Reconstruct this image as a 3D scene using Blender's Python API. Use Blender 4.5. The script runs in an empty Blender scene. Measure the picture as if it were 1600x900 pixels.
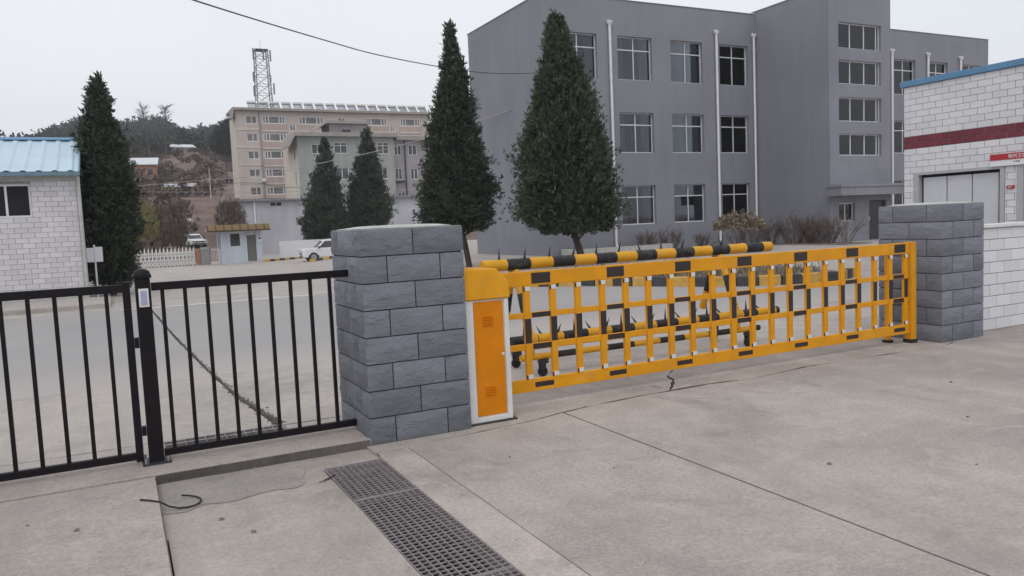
import bpy, math, random
import numpy as np
from mathutils import Matrix, Vector, noise
random.seed(7)
rng = np.random.default_rng(7)
R = math.radians
SC = bpy.context.scene
COL = SC.collection

# ------------------------------------------------------------------ camera, sky, sun, exposure
CAM_F, CAM_YAW, CAM_PITCH, CAM_ROLL, CAM_H = 1218.2, R(26.803), R(4.761), R(2.509), 1.6
fwd = Vector((math.sin(CAM_YAW)*math.cos(CAM_PITCH), math.cos(CAM_YAW)*math.cos(CAM_PITCH), -math.sin(CAM_PITCH)))
r0 = Vector((math.cos(CAM_YAW), -math.sin(CAM_YAW), 0))
d0 = fwd.cross(r0)
right = math.cos(CAM_ROLL)*r0 + math.sin(CAM_ROLL)*d0
down = -math.sin(CAM_ROLL)*r0 + math.cos(CAM_ROLL)*d0
cam_data = bpy.data.cameras.new('camera')
cam_data.sensor_width = 36.0
cam_data.lens = 36.0*CAM_F/1600.0
cam_data.clip_start = 0.05
cam_data.clip_end = 6000
cam = bpy.data.objects.new('camera', cam_data)
COL.objects.link(cam)
M = Matrix.Identity(4)
for i in range(3):
    M[i][0], M[i][1], M[i][2] = right[i], -down[i], -fwd[i]
M[2][3] = CAM_H
cam.matrix_world = M
SC.camera = cam

SUN_EL, SUN_AZ = R(52), R(222)          # azimuth clockwise from +Y: from the left, behind the camera
world = bpy.data.worlds.new('World')
SC.world = world
world.use_nodes = True
nt = world.node_tree
nt.nodes.clear()
wo = nt.nodes.new('ShaderNodeOutputWorld')
bg = nt.nodes.new('ShaderNodeBackground')
sky = nt.nodes.new('ShaderNodeTexSky')
sky.sky_type = 'NISHITA'
sky.sun_disc = False
sky.sun_elevation = SUN_EL
sky.sun_rotation = SUN_AZ
sky.dust_density = 4.0
wtc = nt.nodes.new('ShaderNodeTexCoord')
wmp = nt.nodes.new('ShaderNodeMapping')
wmp.inputs['Scale'].default_value = (1, 1, 2.2)
wnz = nt.nodes.new('ShaderNodeTexNoise')
wnz.inputs['Scale'].default_value = 1.6
wnz.inputs['Detail'].default_value = 5
wrm = nt.nodes.new('ShaderNodeValToRGB')
wrm.color_ramp.elements[0].position = 0.3
wrm.color_ramp.elements[0].color = (8.1, 8.35, 8.9, 1)
wrm.color_ramp.elements[1].position = 0.72
wrm.color_ramp.elements[1].color = (8.8, 9.0, 9.4, 1)
wmx = nt.nodes.new('ShaderNodeMix')
wmx.data_type = 'RGBA'
wmx.inputs[0].default_value = 0.93      # a closed deck of cloud over the clear sky
nt.links.new(wtc.outputs['Generated'], wmp.inputs['Vector'])
nt.links.new(wmp.outputs[0], wnz.inputs['Vector'])
nt.links.new(wnz.outputs['Fac'], wrm.inputs['Fac'])
nt.links.new(sky.outputs[0], wmx.inputs[6])
nt.links.new(wrm.outputs['Color'], wmx.inputs[7])
nt.links.new(wmx.outputs[2], bg.inputs['Color'])
bg.inputs['Strength'].default_value = 0.1
nt.links.new(bg.outputs[0], wo.inputs['Surface'])

sun_data = bpy.data.lights.new('sun', 'SUN')
sun_data.energy = 0.6
sun_data.angle = R(25)
sun_data.color = (1.0, 0.96, 0.9)
sun = bpy.data.objects.new('sun', sun_data)
COL.objects.link(sun)
sdir = Vector((math.sin(SUN_AZ)*math.cos(SUN_EL), math.cos(SUN_AZ)*math.cos(SUN_EL), math.sin(SUN_EL)))
sun.rotation_euler = sdir.to_track_quat('Z', 'Y').to_euler()

SC.view_settings.view_transform = 'Standard'
SC.view_settings.look = 'None'
SC.view_settings.exposure = 0.16
SC.view_settings.gamma = 1.0
SC.view_settings.use_curve_mapping = False
SC.cycles.use_denoising = True
SC.cycles.max_bounces = 6
SC.cycles.diffuse_bounces = 3
SC.cycles.glossy_bounces = 3
SC.cycles.transparent_max_bounces = 8
SC.cycles.volume_bounces = 0

# ------------------------------------------------------------------ materials
MAT = {}
class NB:
    def __init__(s, name):
        s.m = bpy.data.materials.new(name)
        s.m.use_nodes = True
        s.t = s.m.node_tree
        s.p = s.t.nodes['Principled BSDF']
        s.out = s.t.nodes['Material Output']
        s._co = None
    def n(s, kind, **kw):
        nd = s.t.nodes.new(kind)
        for k, v in kw.items():
            if k in nd.inputs: nd.inputs[k].default_value = v
            else: setattr(nd, k, v)
        return nd
    def l(s, a, b): s.t.links.new(a, b)
    def co(s, kind='Object'):
        if s._co is None: s._co = s.n('ShaderNodeTexCoord')
        return s._co.outputs[kind]
    def noise(s, scale, detail=4, rough=0.55, vec=None, dist=0.0):
        nd = s.n('ShaderNodeTexNoise', Scale=scale, Detail=detail, Roughness=rough, Distortion=dist)
        s.l(vec if vec is not None else s.co(), nd.inputs['Vector'])
        return nd.outputs['Fac']
    def ramp(s, fac, stops):
        nd = s.n('ShaderNodeValToRGB')
        cr = nd.color_ramp
        while len(cr.elements) < len(stops): cr.elements.new(0.5)
        for e, (p, c) in zip(cr.elements, stops):
            e.position = p
            e.color = (c[0], c[1], c[2], 1) if hasattr(c, '__len__') else (c, c, c, 1)
        s.l(fac, nd.inputs['Fac'])
        return nd.outputs['Color']
    def mix(s, fac, a, b, mode='MIX'):
        nd = s.n('ShaderNodeMix', data_type='RGBA', blend_type=mode)
        for sock, v in ((nd.inputs[0], fac), (nd.inputs[6], a), (nd.inputs[7], b)):
            if hasattr(v, 'links') or hasattr(v, 'is_linked'): s.l(v, sock)
            elif hasattr(v, '__len__'): sock.default_value = (v[0], v[1], v[2], 1)
            else: sock.default_value = v
        return nd.outputs[2]
    def bump(s, h, strength=0.3, dist=0.01):
        nd = s.n('ShaderNodeBump', Strength=strength, Distance=dist)
        s.l(h, nd.inputs['Height'])
        s.l(nd.outputs[0], s.p.inputs['Normal'])
    def done(s, key):
        MAT[key] = s.m
        return s.m

def c3(c, k): return tuple(min(1, max(0, v*k)) for v in c)

def simple(key, col, rough=0.6, var=0.12, scale=3.0, bump=0.0, bscale=60, metal=0.0, rand=0.0, spec=0.5, coord='Object', bdist=0.01):
    b = NB(key)
    f = b.noise(scale, 5, vec=b.co(coord))
    c = b.ramp(f, [(0.3, c3(col, 1-var)), (0.7, c3(col, 1+var))])
    if rand > 0:
        oi = b.n('ShaderNodeObjectInfo')
        rc = b.ramp(oi.outputs['Random'], [(0.0, 1-rand), (1.0, 1+rand)]) if rand <= 1 else None
        nd = b.n('ShaderNodeMapRange')
        nd.inputs['To Min'].default_value = 1-rand
        nd.inputs['To Max'].default_value = 1+rand
        b.l(oi.outputs['Random'], nd.inputs['Value'])
        hs = b.n('ShaderNodeHueSaturation')
        b.l(nd.outputs[0], hs.inputs['Value'])
        b.l(c, hs.inputs['Color'])
        c = hs.outputs[0]
    b.l(c, b.p.inputs['Base Color'])
    b.p.inputs['Roughness'].default_value = rough
    b.p.inputs['Metallic'].default_value = metal
    b.p.inputs['Specular IOR Level'].default_value = spec
    if bump > 0: b.bump(b.noise(bscale, 6), bump, bdist)
    return b.done(key)

def worn(key, col, rough=0.45, spec=0.25, dirt=(0.22, 0.13, 0.05), amt=0.6):
    """painted steel with dust, scuffs and small rusty chips"""
    b = NB(key)
    v = b.co()
    f = b.noise(4.0, 5, 0.6, v)
    c = b.ramp(f, [(0.35, c3(col, 0.9)), (0.65, c3(col, 1.06))])
    d = b.noise(9.0, 8, 0.75, v, 1.0)
    c = b.mix(b.ramp(d, [(0.53, 0.0), (0.68, 0.42*amt)]), c, c3((0.42, 0.36, 0.27), 1.0))
    g = b.noise(55, 4, 0.6, v)
    c = b.mix(b.ramp(g, [(0.66, 0.0), (0.70, 0.8*amt)]), c, dirt)
    b.l(c, b.p.inputs['Base Color'])
    b.l(b.ramp(d, [(0.4, rough-0.08), (0.65, rough+0.25)]), b.p.inputs['Roughness'])
    b.p.inputs['Specular IOR Level'].default_value = spec
    b.bump(g, 0.08, 0.003)
    return b.done(key)

def concrete(key, col, stain=0.22, warm=0.5, seed=0.0, rough=0.85):
    b = NB(key)
    mp = b.n('ShaderNodeMapping')
    mp.inputs['Location'].default_value = (seed, seed*1.7, 0)
    b.l(b.co(), mp.inputs['Vector'])
    v = mp.outputs[0]
    big = b.noise(0.55, 6, 0.6, v, 0.6)
    mid = b.noise(3.2, 6, 0.65, v, 0.3)
    fin = b.noise(38, 5, 0.7, v)
    grit = b.noise(190, 3, 0.6, v)
    c = b.ramp(big, [(0.36, c3(col, 1-stain)), (0.5, col), (0.64, c3((col[0]*1.01, col[1]*1.0, col[2]*0.98), 1+stain*0.55))])
    c = b.mix(0.3, c, b.ramp(mid, [(0.36, 0.36), (0.64, 0.63)]), 'OVERLAY')
    c = b.mix(0.5, c, b.ramp(fin, [(0.35, 0.34), (0.65, 0.64)]), 'OVERLAY')
    c = b.mix(0.5, c, b.ramp(grit, [(0.36, 0.3), (0.64, 0.68)]), 'OVERLAY')
    # oil and dirt marks with shapes of their own
    st = b.noise(1.3, 8, 0.7, v, 1.5)
    c = b.mix(b.ramp(st, [(0.56, 0.0), (0.68, 0.5)]), c, c3(col, 0.6))
    # scuffed pale patches
    sc = b.noise(2.1, 8, 0.75, v, 2.0)
    c = b.mix(b.ramp(sc, [(0.545, 0.0), (0.66, 0.55)]), c, c3(col, 1.28))
    # faint wheel tracks along the drive direction, and a few oil drips
    mt = b.n('ShaderNodeMapping'); mt.inputs['Scale'].default_value = (1.5, 0.07, 1); mt.inputs['Rotation'].default_value = (0, 0, 0.12)
    b.l(v, mt.inputs['Vector'])
    tk = b.noise(1.0, 4, 0.55, mt.outputs[0], 0.2)
    c = b.mix(b.ramp(tk, [(0.53, 0.0), (0.66, 0.34)]), c, c3(col, 0.66))
    vd = b.n('ShaderNodeTexVoronoi', Scale=0.9); vd.inputs['Randomness'].default_value = 1.0
    b.l(v, vd.inputs['Vector'])
    c = b.mix(b.ramp(vd.outputs['Distance'], [(0.03, 0.32), (0.085, 0.0)]), c, c3(col, 0.4))
    # small dark specks
    vo = b.n('ShaderNodeTexVoronoi', Scale=5.5)
    b.l(v, vo.inputs['Vector'])
    c = b.mix(b.ramp(vo.outputs['Distance'], [(0.025, 0.55), (0.05, 0.0)]), c, (0.09, 0.08, 0.07))
    # faint hairline crazing
    wv = b.n('ShaderNodeTexVoronoi', Scale=0.42, feature='DISTANCE_TO_EDGE')
    wn = b.n('ShaderNodeVectorMath', operation='ADD')
    nz = b.n('ShaderNodeTexNoise', Scale=2.5, Detail=6)
    b.l(v, nz.inputs['Vector'])
    sx = b.n('ShaderNodeVectorMath', operation='SCALE')
    sx.inputs['Scale'].default_value = 0.7
    b.l(nz.outputs['Color'], sx.inputs[0])
    b.l(v, wn.inputs[0]); b.l(sx.outputs[0], wn.inputs[1])
    b.l(wn.outputs[0], wv.inputs['Vector'])
    c = b.mix(b.ramp(wv.outputs['Distance'], [(0.0, 0.10), (0.004, 0.0)]), c, c3(col, 0.4))
    b.l(c, b.p.inputs['Base Color'])
    b.l(b.ramp(mid, [(0.3, rough-0.12), (0.7, min(1, rough+0.08))]), b.p.inputs['Roughness'])
    b.p.inputs['Specular IOR Level'].default_value = 0.35
    h = b.mix(0.5, fin, mid)
    b.bump(h, 0.35, 0.006)
    return b.done(key)

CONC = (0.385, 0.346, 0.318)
concrete('concrete', CONC, 0.16)
concrete('concrete_left', (0.372, 0.327, 0.30), 0.13, seed=11.3)
concrete('concrete_strip', (0.40, 0.356, 0.324), 0.26, seed=27.1)
concrete('concrete_dirty', (0.29, 0.264, 0.242), 0.22, seed=5.1)
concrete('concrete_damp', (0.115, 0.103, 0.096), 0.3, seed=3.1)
concrete('concrete_yard', (0.415, 0.378, 0.35), 0.14, seed=41.0)
simple('joint_dirt', (0.035, 0.032, 0.03), 0.95, 0.3, 20)
simple('pit', (0.028, 0.025, 0.026), 0.9, 0.4, 8, 0.4, 30)

def road_mat():
    b = NB('road_asphalt')
    v = b.co()
    big = b.noise(0.35, 6, 0.6, v, 0.8)
    fin = b.noise(60, 4, 0.7, v)
    sep = b.n('ShaderNodeSeparateXYZ'); b.l(v, sep.inputs[0])
    mr = b.n('ShaderNodeMapRange')
    mr.inputs['From Min'].default_value = 9.3; mr.inputs['From Max'].default_value = 13.5
    b.l(sep.outputs['Y'], mr.inputs['Value'])
    ad = b.n('ShaderNodeMath', operation='ADD'); b.l(mr.outputs[0], ad.inputs[0]); b.l(big, ad.inputs[1])
    dust = b.ramp(ad.outputs[0], [(0.52, 1.0), (1.2, 0.0)])     # pale dust carried on from the forecourt
    c = b.mix(dust, b.ramp(big, [(0.3, (0.30, 0.287, 0.285)), (0.7, (0.355, 0.335, 0.326))]), (0.41, 0.373, 0.346))
    c = b.mix(0.4, c, b.ramp(fin, [(0.3, 0.38), (0.7, 0.62)]), 'OVERLAY')
    b.l(c, b.p.inputs['Base Color'])
    b.p.inputs['Roughness'].default_value = 0.85
    b.bump(fin, 0.3, 0.005)
    return b.done('road_asphalt')
road_mat()

def stucco(key, col, streak=0.10):
    b = NB(key)
    v = b.co()
    mp = b.n('ShaderNodeMapping'); mp.inputs['Scale'].default_value = (1.2, 1.2, 0.16)
    b.l(v, mp.inputs['Vector'])
    st = b.noise(1.2, 6, 0.6, mp.outputs[0], 0.4)
    bl = b.noise(0.33, 5, 0.55, v)
    fi = b.noise(45, 4, 0.6, v)
    c = b.ramp(st, [(0.3, c3(col, 1-streak)), (0.7, c3(col, 1+streak*0.8))])
    c = b.mix(0.35, c, b.ramp(bl, [(0.3, 0.40), (0.7, 0.60)]), 'OVERLAY')
    c = b.mix(0.2, c, b.ramp(fi, [(0.3, 0.4), (0.7, 0.6)]), 'OVERLAY')
    mp2 = b.n('ShaderNodeMapping'); mp2.inputs['Scale'].default_value = (2.6, 2.6, 0.09); b.l(v, mp2.inputs['Vector'])
    s2 = b.noise(1.6, 7, 0.7, mp2.outputs[0], 0.3)
    c = b.mix(b.ramp(s2, [(0.58, 0.0), (0.72, 0.22)]), c, c3(col, 0.68))       # rain streaks
    pt = b.noise(0.23, 2, 0.4, v)
    c = b.mix(b.ramp(pt, [(0.555, 0.0), (0.565, 0.16)]), c, c3(col, 1.25))     # patches of later paint
    b.l(c, b.p.inputs['Base Color'])
    b.p.inputs['Roughness'].default_value = 0.9
    b.p.inputs['Specular IOR Level'].default_value = 0.25
    b.bump(fi, 0.2, 0.006)
    return b.done(key)
stucco('grey_stucco', (0.238, 0.243, 0.275), 0.06)
stucco('grey_trim', (0.23, 0.235, 0.255), 0.12)
stucco('pink_wall', (0.53, 0.465, 0.43), 0.08)
stucco('pink_band', (0.47, 0.365, 0.33), 0.1)
stucco('cream', (0.62, 0.56, 0.49), 0.08)
stucco('green_wall', (0.33, 0.345, 0.325), 0.1)
stucco('mauve_wall', (0.31, 0.29, 0.305), 0.1)
stucco('beige_eave', (0.33, 0.30, 0.28), 0.12)
stucco('annex_wall', (0.46, 0.465, 0.50), 0.1)
stucco('blue_white_wall', (0.52, 0.56, 0.63), 0.08)

def rockface(key, col):
    b = NB(key)
    oi = b.n('ShaderNodeObjectInfo')
    off = b.n('ShaderNodeVectorMath', operation='ADD')
    cm = b.n('ShaderNodeCombineXYZ')
    mm = b.n('ShaderNodeMath', operation='MULTIPLY'); mm.inputs[1].default_value = 37.0
    b.l(oi.outputs['Random'], mm.inputs[0]); b.l(mm.outputs[0], cm.inputs[0]); b.l(mm.outputs[0], cm.inputs[2])
    b.l(b.co(), off.inputs[0]); b.l(cm.outputs[0], off.inputs[1])
    mp = b.n('ShaderNodeMapping'); mp.inputs['Scale'].default_value = (1, 1, 2.0)
    mp.inputs['Rotation'].default_value = (0, 0.35, 0)
    b.l(off.outputs[0], mp.inputs['Vector'])
    v = mp.outputs[0]
    f = b.noise(9, 7, 0.6, v, 0.8)
    g = b.noise(70, 4, 0.6, v)
    lo = b.noise(3, 3, 0.5, v)
    c = b.ramp(lo, [(0.3, c3(col, 0.88)), (0.7, c3(col, 1.12))])
    c = b.mix(0.3, c, b.ramp(f, [(0.3, 0.36), (0.7, 0.62)]), 'OVERLAY')
    c = b.mix(b.ramp(g, [(0.66, 0.0), (0.8, 0.28)]), c, (0.36, 0.33, 0.31))
    nd = b.n('ShaderNodeMapRange'); nd.inputs['To Min'].default_value = 0.80; nd.inputs['To Max'].default_value = 1.16
    b.l(oi.outputs['Random'], nd.inputs['Value'])
    hs = b.n('ShaderNodeHueSaturation'); b.l(nd.outputs[0], hs.inputs['Value']); b.l(c, hs.inputs['Color'])
    b.l(hs.outputs[0], b.p.inputs['Base Color'])
    b.p.inputs['Roughness'].default_value = 0.62
    b.p.inputs['Specular IOR Level'].default_value = 0.4
    b.bump(b.mix(0.25, f, g), 1.0, 0.028)
    return b.done(key)
rockface('pillar_block', (0.19, 0.20, 0.232))
simple('mortar_dark', (0.055, 0.056, 0.065), 0.9, 0.2, 10)
simple('mortar_pale', (0.46, 0.46, 0.44), 0.9, 0.15, 6, 0.4, 40)
simple('mortar_grey', (0.27, 0.27, 0.28), 0.9, 0.2, 8)
simple('white_block', (0.68, 0.68, 0.705), 0.75, 0.10, 1.3, 0.35, 50, rand=0.06)
simple('shed_block', (0.62, 0.60, 0.63), 0.8, 0.11, 1.3, 0.35, 50, rand=0.08)
simple('red_block', (0.155, 0.022, 0.035), 0.6, 0.15, 6, 0.2, 40, rand=0.12)
simple('white_cap', (0.66, 0.66, 0.66), 0.7, 0.08, 5)
simple('blue_trim', (0.10, 0.24, 0.40), 0.45, 0.08, 3)
simple('blue_roof', (0.46, 0.60, 0.69), 0.4, 0.06, 1.5)
simple('blue_roof_edge', (0.13, 0.21, 0.27), 0.5, 0.15, 6)
simple('door_panel', (0.55, 0.56, 0.585), 0.5, 0.04, 2)
simple('door_frame', (0.40, 0.41, 0.43), 0.5, 0.08, 4)
simple('dark_gap', (0.03, 0.032, 0.038), 0.8, 0.2, 5)
worn('white_metal', (0.68, 0.68, 0.67), 0.45, 0.35, (0.25, 0.17, 0.1), 0.3)
simple('white_pipe', (0.72, 0.72, 0.74), 0.4, 0.06, 3)
simple('alu', (0.62, 0.63, 0.66), 0.4, 0.05, 3)
simple('pvc_white', (0.70, 0.69, 0.68), 0.5, 0.05, 3)
worn('orange_paint', (0.66, 0.215, 0.002), 0.45, 0.18, amt=0.18)
worn('yellow_paint', (0.72, 0.31, 0.006))
worn('yellow_cap', (0.74, 0.34, 0.012))
simple('black_tape', (0.022, 0.014, 0.013), 0.5, 0.2, 8)
worn('warn_yellow', (0.66, 0.33, 0.015), amt=0.9)
worn('warn_black', (0.02, 0.021, 0.025), amt=0.5)
simple('kerb_yellow', (0.55, 0.33, 0.08), 0.75, 0.18, 6)
simple('kerb_black', (0.055, 0.055, 0.06), 0.8, 0.25, 6)
simple('black_gate', (0.007, 0.005, 0.008), 0.5, 0.3, 8, spec=0.22)
simple('rubber', (0.015, 0.015, 0.016), 0.8, 0.2, 8)
simple('galvanised', (0.30, 0.272, 0.275), 0.6, 0.25, 14, metal=0.2)
simple('steel_dark', (0.05, 0.05, 0.055), 0.5, 0.25, 8, metal=0.5)
simple('lilac_glass', (0.36, 0.36, 0.55), 0.25, 0.05, 5)
simple('sign_red', (0.42, 0.02, 0.03), 0.5, 0.06, 4)
simple('sign_white', (0.74, 0.74, 0.76), 0.55, 0.03, 4)
simple('ink', (0.05, 0.05, 0.07), 0.6, 0.05, 4)
simple('bark', (0.085, 0.065, 0.052), 0.95, 0.35, 14, 0.8, 30, bdist=0.02)
simple('twig', (0.135, 0.098, 0.085), 0.95, 0.3, 6)
simple('twig_pale', (0.20, 0.175, 0.155), 0.95, 0.3, 6)
simple('soil', (0.17, 0.145, 0.125), 0.95, 0.3, 3, 0.6, 20)
simple('tile_ochre', (0.225, 0.15, 0.055), 0.6, 0.25, 9)
simple('tile_dark', (0.11, 0.065, 0.04), 0.7, 0.25, 9)
simple('door_olive', (0.13, 0.135, 0.12), 0.6, 0.1, 4)
simple('car_white', (0.74, 0.745, 0.76), 0.25, 0.02, 2)
simple('car_dark', (0.02, 0.021, 0.024), 0.35, 0.2, 4)
simple('rim', (0.45, 0.45, 0.46), 0.35, 0.1, 5, metal=0.6)
simple('lamp_glass', (0.5, 0.5, 0.52), 0.15, 0.05, 4)
simple('brick_orange', (0.34, 0.16, 0.10), 0.9, 0.15, 4)
simple('tin_roof', (0.62, 0.64, 0.68), 0.5, 0.06, 3)
simple('rubble', (0.33, 0.30, 0.28), 0.95, 0.3, 3, 0.5, 10)
simple('tower_steel', (0.17, 0.175, 0.19), 0.6, 0.15, 3)
simple('wire', (0.09, 0.085, 0.09), 0.7, 0.1, 3)
simple('wire_pale', (0.34, 0.33, 0.33), 0.7, 0.1, 3)
simple('curtain', (0.46, 0.45, 0.46), 0.9, 0.1, 6)
simple('curtain_blue', (0.24, 0.33, 0.36), 0.9, 0.1, 6)
simple('interior', (0.24, 0.235, 0.235), 0.95, 0.1, 2)
simple('pine_hill', (0.03, 0.036, 0.028), 0.95, 0.3, 0.6)
simple('solar_tube', (0.06, 0.065, 0.085), 0.3, 0.1, 6)
simple('dry_grass', (0.27, 0.235, 0.13), 0.95, 0.3, 4)

def hill_mat():
    b = NB('hill_earth')
    v = b.co()
    a = b.noise(0.035, 7, 0.65, v, 0.8)
    f = b.noise(0.35, 8, 0.75, v, 0.5)
    c = b.ramp(a, [(0.3, (0.15, 0.11, 0.098)), (0.5, (0.21, 0.155, 0.135)), (0.7, (0.28, 0.225, 0.195))])
    c = b.mix(0.7, c, b.ramp(f, [(0.3, 0.25), (0.7, 0.7)]), 'OVERLAY')
    b.l(c, b.p.inputs['Base Color'])
    b.p.inputs['Roughness'].default_value = 1.0
    b.p.inputs['Specular IOR Level'].default_value = 0.1
    b.bump(f, 0.8, 0.6)
    return b.done('hill_earth')
hill_mat()

def leafmat(key, c0, c1, c2):
    b = NB(key)
    at = b.n('ShaderNodeAttribute', attribute_name='tint')
    c = b.ramp(at.outputs['Fac'], [(0.0, c0), (0.55, c1), (1.0, c2)])
    b.l(c, b.p.inputs['Base Color'])
    b.p.inputs['Roughness'].default_value = 0.75
    b.p.inputs['Specular IOR Level'].default_value = 0.25
    return b.done(key)
leafmat('juniper', (0.03, 0.044, 0.028), (0.07, 0.09, 0.056), (0.12, 0.14, 0.085))
leafmat('juniper_dark', (0.026, 0.036, 0.026), (0.056, 0.073, 0.05), (0.115, 0.13, 0.082))
leafmat('shrub_leaf', (0.11, 0.085, 0.06), (0.235, 0.19, 0.135), (0.40, 0.345, 0.26))
leafmat('brush', (0.085, 0.06, 0.052), (0.145, 0.105, 0.09), (0.21, 0.165, 0.125))
leafmat('forest', (0.016, 0.02, 0.017), (0.028, 0.034, 0.026), (0.045, 0.045, 0.033))
leafmat('willow', (0.17, 0.155, 0.06), (0.24, 0.22, 0.09), (0.30, 0.27, 0.13))

def glass():
    b = NB('glass')
    tr = b.n('ShaderNodeBsdfTransparent'); tr.inputs[0].default_value = (0.62, 0.64, 0.67, 1)
    gl = b.n('ShaderNodeBsdfGlossy'); gl.inputs['Roughness'].default_value = 0.03
    gl.inputs['Color'].default_value = (0.9, 0.92, 0.95, 1)
    fr = b.n('ShaderNodeFresnel'); fr.inputs['IOR'].default_value = 1.5
    nz = b.noise(0.7, 3)
    bm = b.n('ShaderNodeBump', Strength=0.05, Distance=0.05); b.l(nz, bm.inputs['Height'])
    b.l(bm.outputs[0], gl.inputs['Normal'])
    mx = b.n('ShaderNodeMixShader')
    b.l(fr.outputs[0], mx.inputs[0]); b.l(tr.outputs[0], mx.inputs[1]); b.l(gl.outputs[0], mx.inputs[2])
    b.l(mx.outputs[0], b.out.inputs['Surface'])
    return b.done('glass')
glass()
def darkglass():
    b = NB('dark_glass')
    f = b.noise(0.8, 3)
    b.l(b.ramp(f, [(0.35, (0.03, 0.031, 0.036)), (0.65, (0.085, 0.085, 0.09))]), b.p.inputs['Base Color'])
    b.p.inputs['Roughness'].default_value = 0.12
    return b.done('dark_glass')
darkglass()
simple('shed_glass', (0.022, 0.02, 0.027), 0.35, 0.2, 2, spec=0.12)
simple('reflection_grey_glass', (0.16, 0.155, 0.16), 0.2, 0.3, 0.5)  # lighter grey base colour stands in for reflection on the apartment panes

# ------------------------------------------------------------------ mesh helpers
class MB:
    def __init__(s, o=(0, 0, 0)):
        s.v, s.f, s.o = [], [], Vector(o)
    def add(s, vs, fs):
        b = len(s.v)
        s.v += [(x-s.o.x, y-s.o.y, z-s.o.z) for x, y, z in vs]
        s.f += [tuple(i+b for i in f) for f in fs]
        return s
    def box(s, x0, y0, z0, x1, y1, z1):
        return s.add([(x0,y0,z0),(x1,y0,z0),(x1,y1,z0),(x0,y1,z0),(x0,y0,z1),(x1,y0,z1),(x1,y1,z1),(x0,y1,z1)],
                     [(0,3,2,1),(4,5,6,7),(0,1,5,4),(1,2,6,5),(2,3,7,6),(3,0,4,7)])
    def tube(s, p0, p1, r0_, r1_=None, n=8, cap=True):
        r1_ = r0_ if r1_ is None else r1_
        p0, p1 = Vector(p0), Vector(p1)
        d = (p1-p0).normalized()
        a = Vector((0,0,1)) if abs(d.z) < 0.95 else Vector((1,0,0))
        u = d.cross(a).normalized(); w = d.cross(u)
        vs = []
        for p, r_ in ((p0, r0_), (p1, r1_)):
            for k in range(n):
                t = 2*math.pi*k/n
                q = p + u*(r_*math.cos(t)) + w*(r_*math.sin(t))
                vs.append(tuple(q))
        fs = [(k, (k+1) % n, n+(k+1) % n, n+k) for k in range(n)]
        if cap: fs += [tuple(range(n-1, -1, -1)), tuple(range(n, 2*n))]
        return s.add(vs, fs)
    def path(s, pts, r_, n=6, r_end=None):
        pts = [Vector(p) for p in pts]
        vs, fs = [], []
        m = len(pts)
        u = None
        for i, p in enumerate(pts):
            d = (pts[min(i+1, m-1)]-pts[max(i-1, 0)]).normalized()
            if u is None:
                a = Vector((0,0,1)) if abs(d.z) < 0.9 else Vector((1,0,0))
                u = d.cross(a).normalized()
            else:
                u = (u - d*u.dot(d)).normalized()
            w = d.cross(u)
            rr = r_ if r_end is None else r_+(r_end-r_)*i/(m-1)
            for k in range(n):
                t = 2*math.pi*k/n
                vs.append(tuple(p+u*(rr*math.cos(t))+w*(rr*math.sin(t))))
        for i in range(m-1):
            for k in range(n):
                fs.append((i*n+k, i*n+(k+1) % n, (i+1)*n+(k+1) % n, (i+1)*n+k))
        fs += [tuple(range(n-1, -1, -1)), tuple(range((m-1)*n, m*n))]
        return s.add(vs, fs)
    def lathe(s, prof, c=(0,0,0), n=16):
        vs, fs = [], []
        for r_, z in prof:
            for k in range(n):
                t = 2*math.pi*k/n
                vs.append((c[0]+r_*math.cos(t), c[1]+r_*math.sin(t), c[2]+z))
        m = len(prof)
        for i in range(m-1):
            for k in range(n):
                fs.append((i*n+k, i*n+(k+1) % n, (i+1)*n+(k+1) % n, (i+1)*n+k))
        fs += [tuple(range(n-1, -1, -1)), tuple(range((m-1)*n, m*n))]
        return s.add(vs, fs)
    def prism(s, poly, a, b, axis='z'):
        n = len(poly)
        def pt(p, h):
            if axis == 'z': return (p[0], p[1], h)
            if axis == 'y': return (p[0], h, p[1])
            return (h, p[0], p[1])
        vs = [pt(p, a) for p in poly] + [pt(p, b) for p in poly]
        fs = [tuple(range(n-1, -1, -1)), tuple(range(n, 2*n))] + [(k, (k+1) % n, n+(k+1) % n, n+k) for k in range(n)]
        return s.add(vs, fs)
    def bar(s, p0, p1, w, h):
        """square-section bar between two points"""
        p0, p1 = Vector(p0), Vector(p1)
        d = (p1-p0).normalized()
        a = Vector((0,0,1)) if abs(d.z) < 0.95 else Vector((0,1,0))
        u = d.cross(a).normalized()*(w/2); t = d.cross(u).normalized()*(h/2)
        vs = []
        for p in (p0, p1):
            for q in (-u-t, u-t, u+t, -u+t): vs.append(tuple(p+q))
        return s.add(vs, [(0,3,2,1),(4,5,6,7),(0,1,5,4),(1,2,6,5),(2,3,7,6),(3,0,4,7)])
    def mesh(s, name, mat, smooth=None):
        me = bpy.data.meshes.new(name)
        me.from_pydata(s.v, [], s.f)
        me.validate()
        fixnormals(me)
        if smooth:
            me.polygons.foreach_set('use_smooth', [True]*len(me.polygons))
            me.set_sharp_from_angle(angle=R(smooth))
        if mat: me.materials.append(MAT[mat])
        return me
    def build(s, name, mat, parent=None, smooth=None, bevel=0.0, kind=None):
        o = place(name, s.mesh(name, mat, smooth), parent)
        if parent is None and (s.o.x or s.o.y or s.o.z): o.location = s.o
        if bevel:
            md = o.modifiers.new('bevel', 'BEVEL')
            md.width = bevel; md.segments = 2; md.limit_method = 'ANGLE'; md.angle_limit = R(40)
        if kind: o['kind'] = kind
        return o

import bmesh
def fixnormals(me):
    bm = bmesh.new(); bm.from_mesh(me)
    bmesh.ops.recalc_face_normals(bm, faces=bm.faces)
    bm.to_mesh(me); bm.free()

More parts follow.
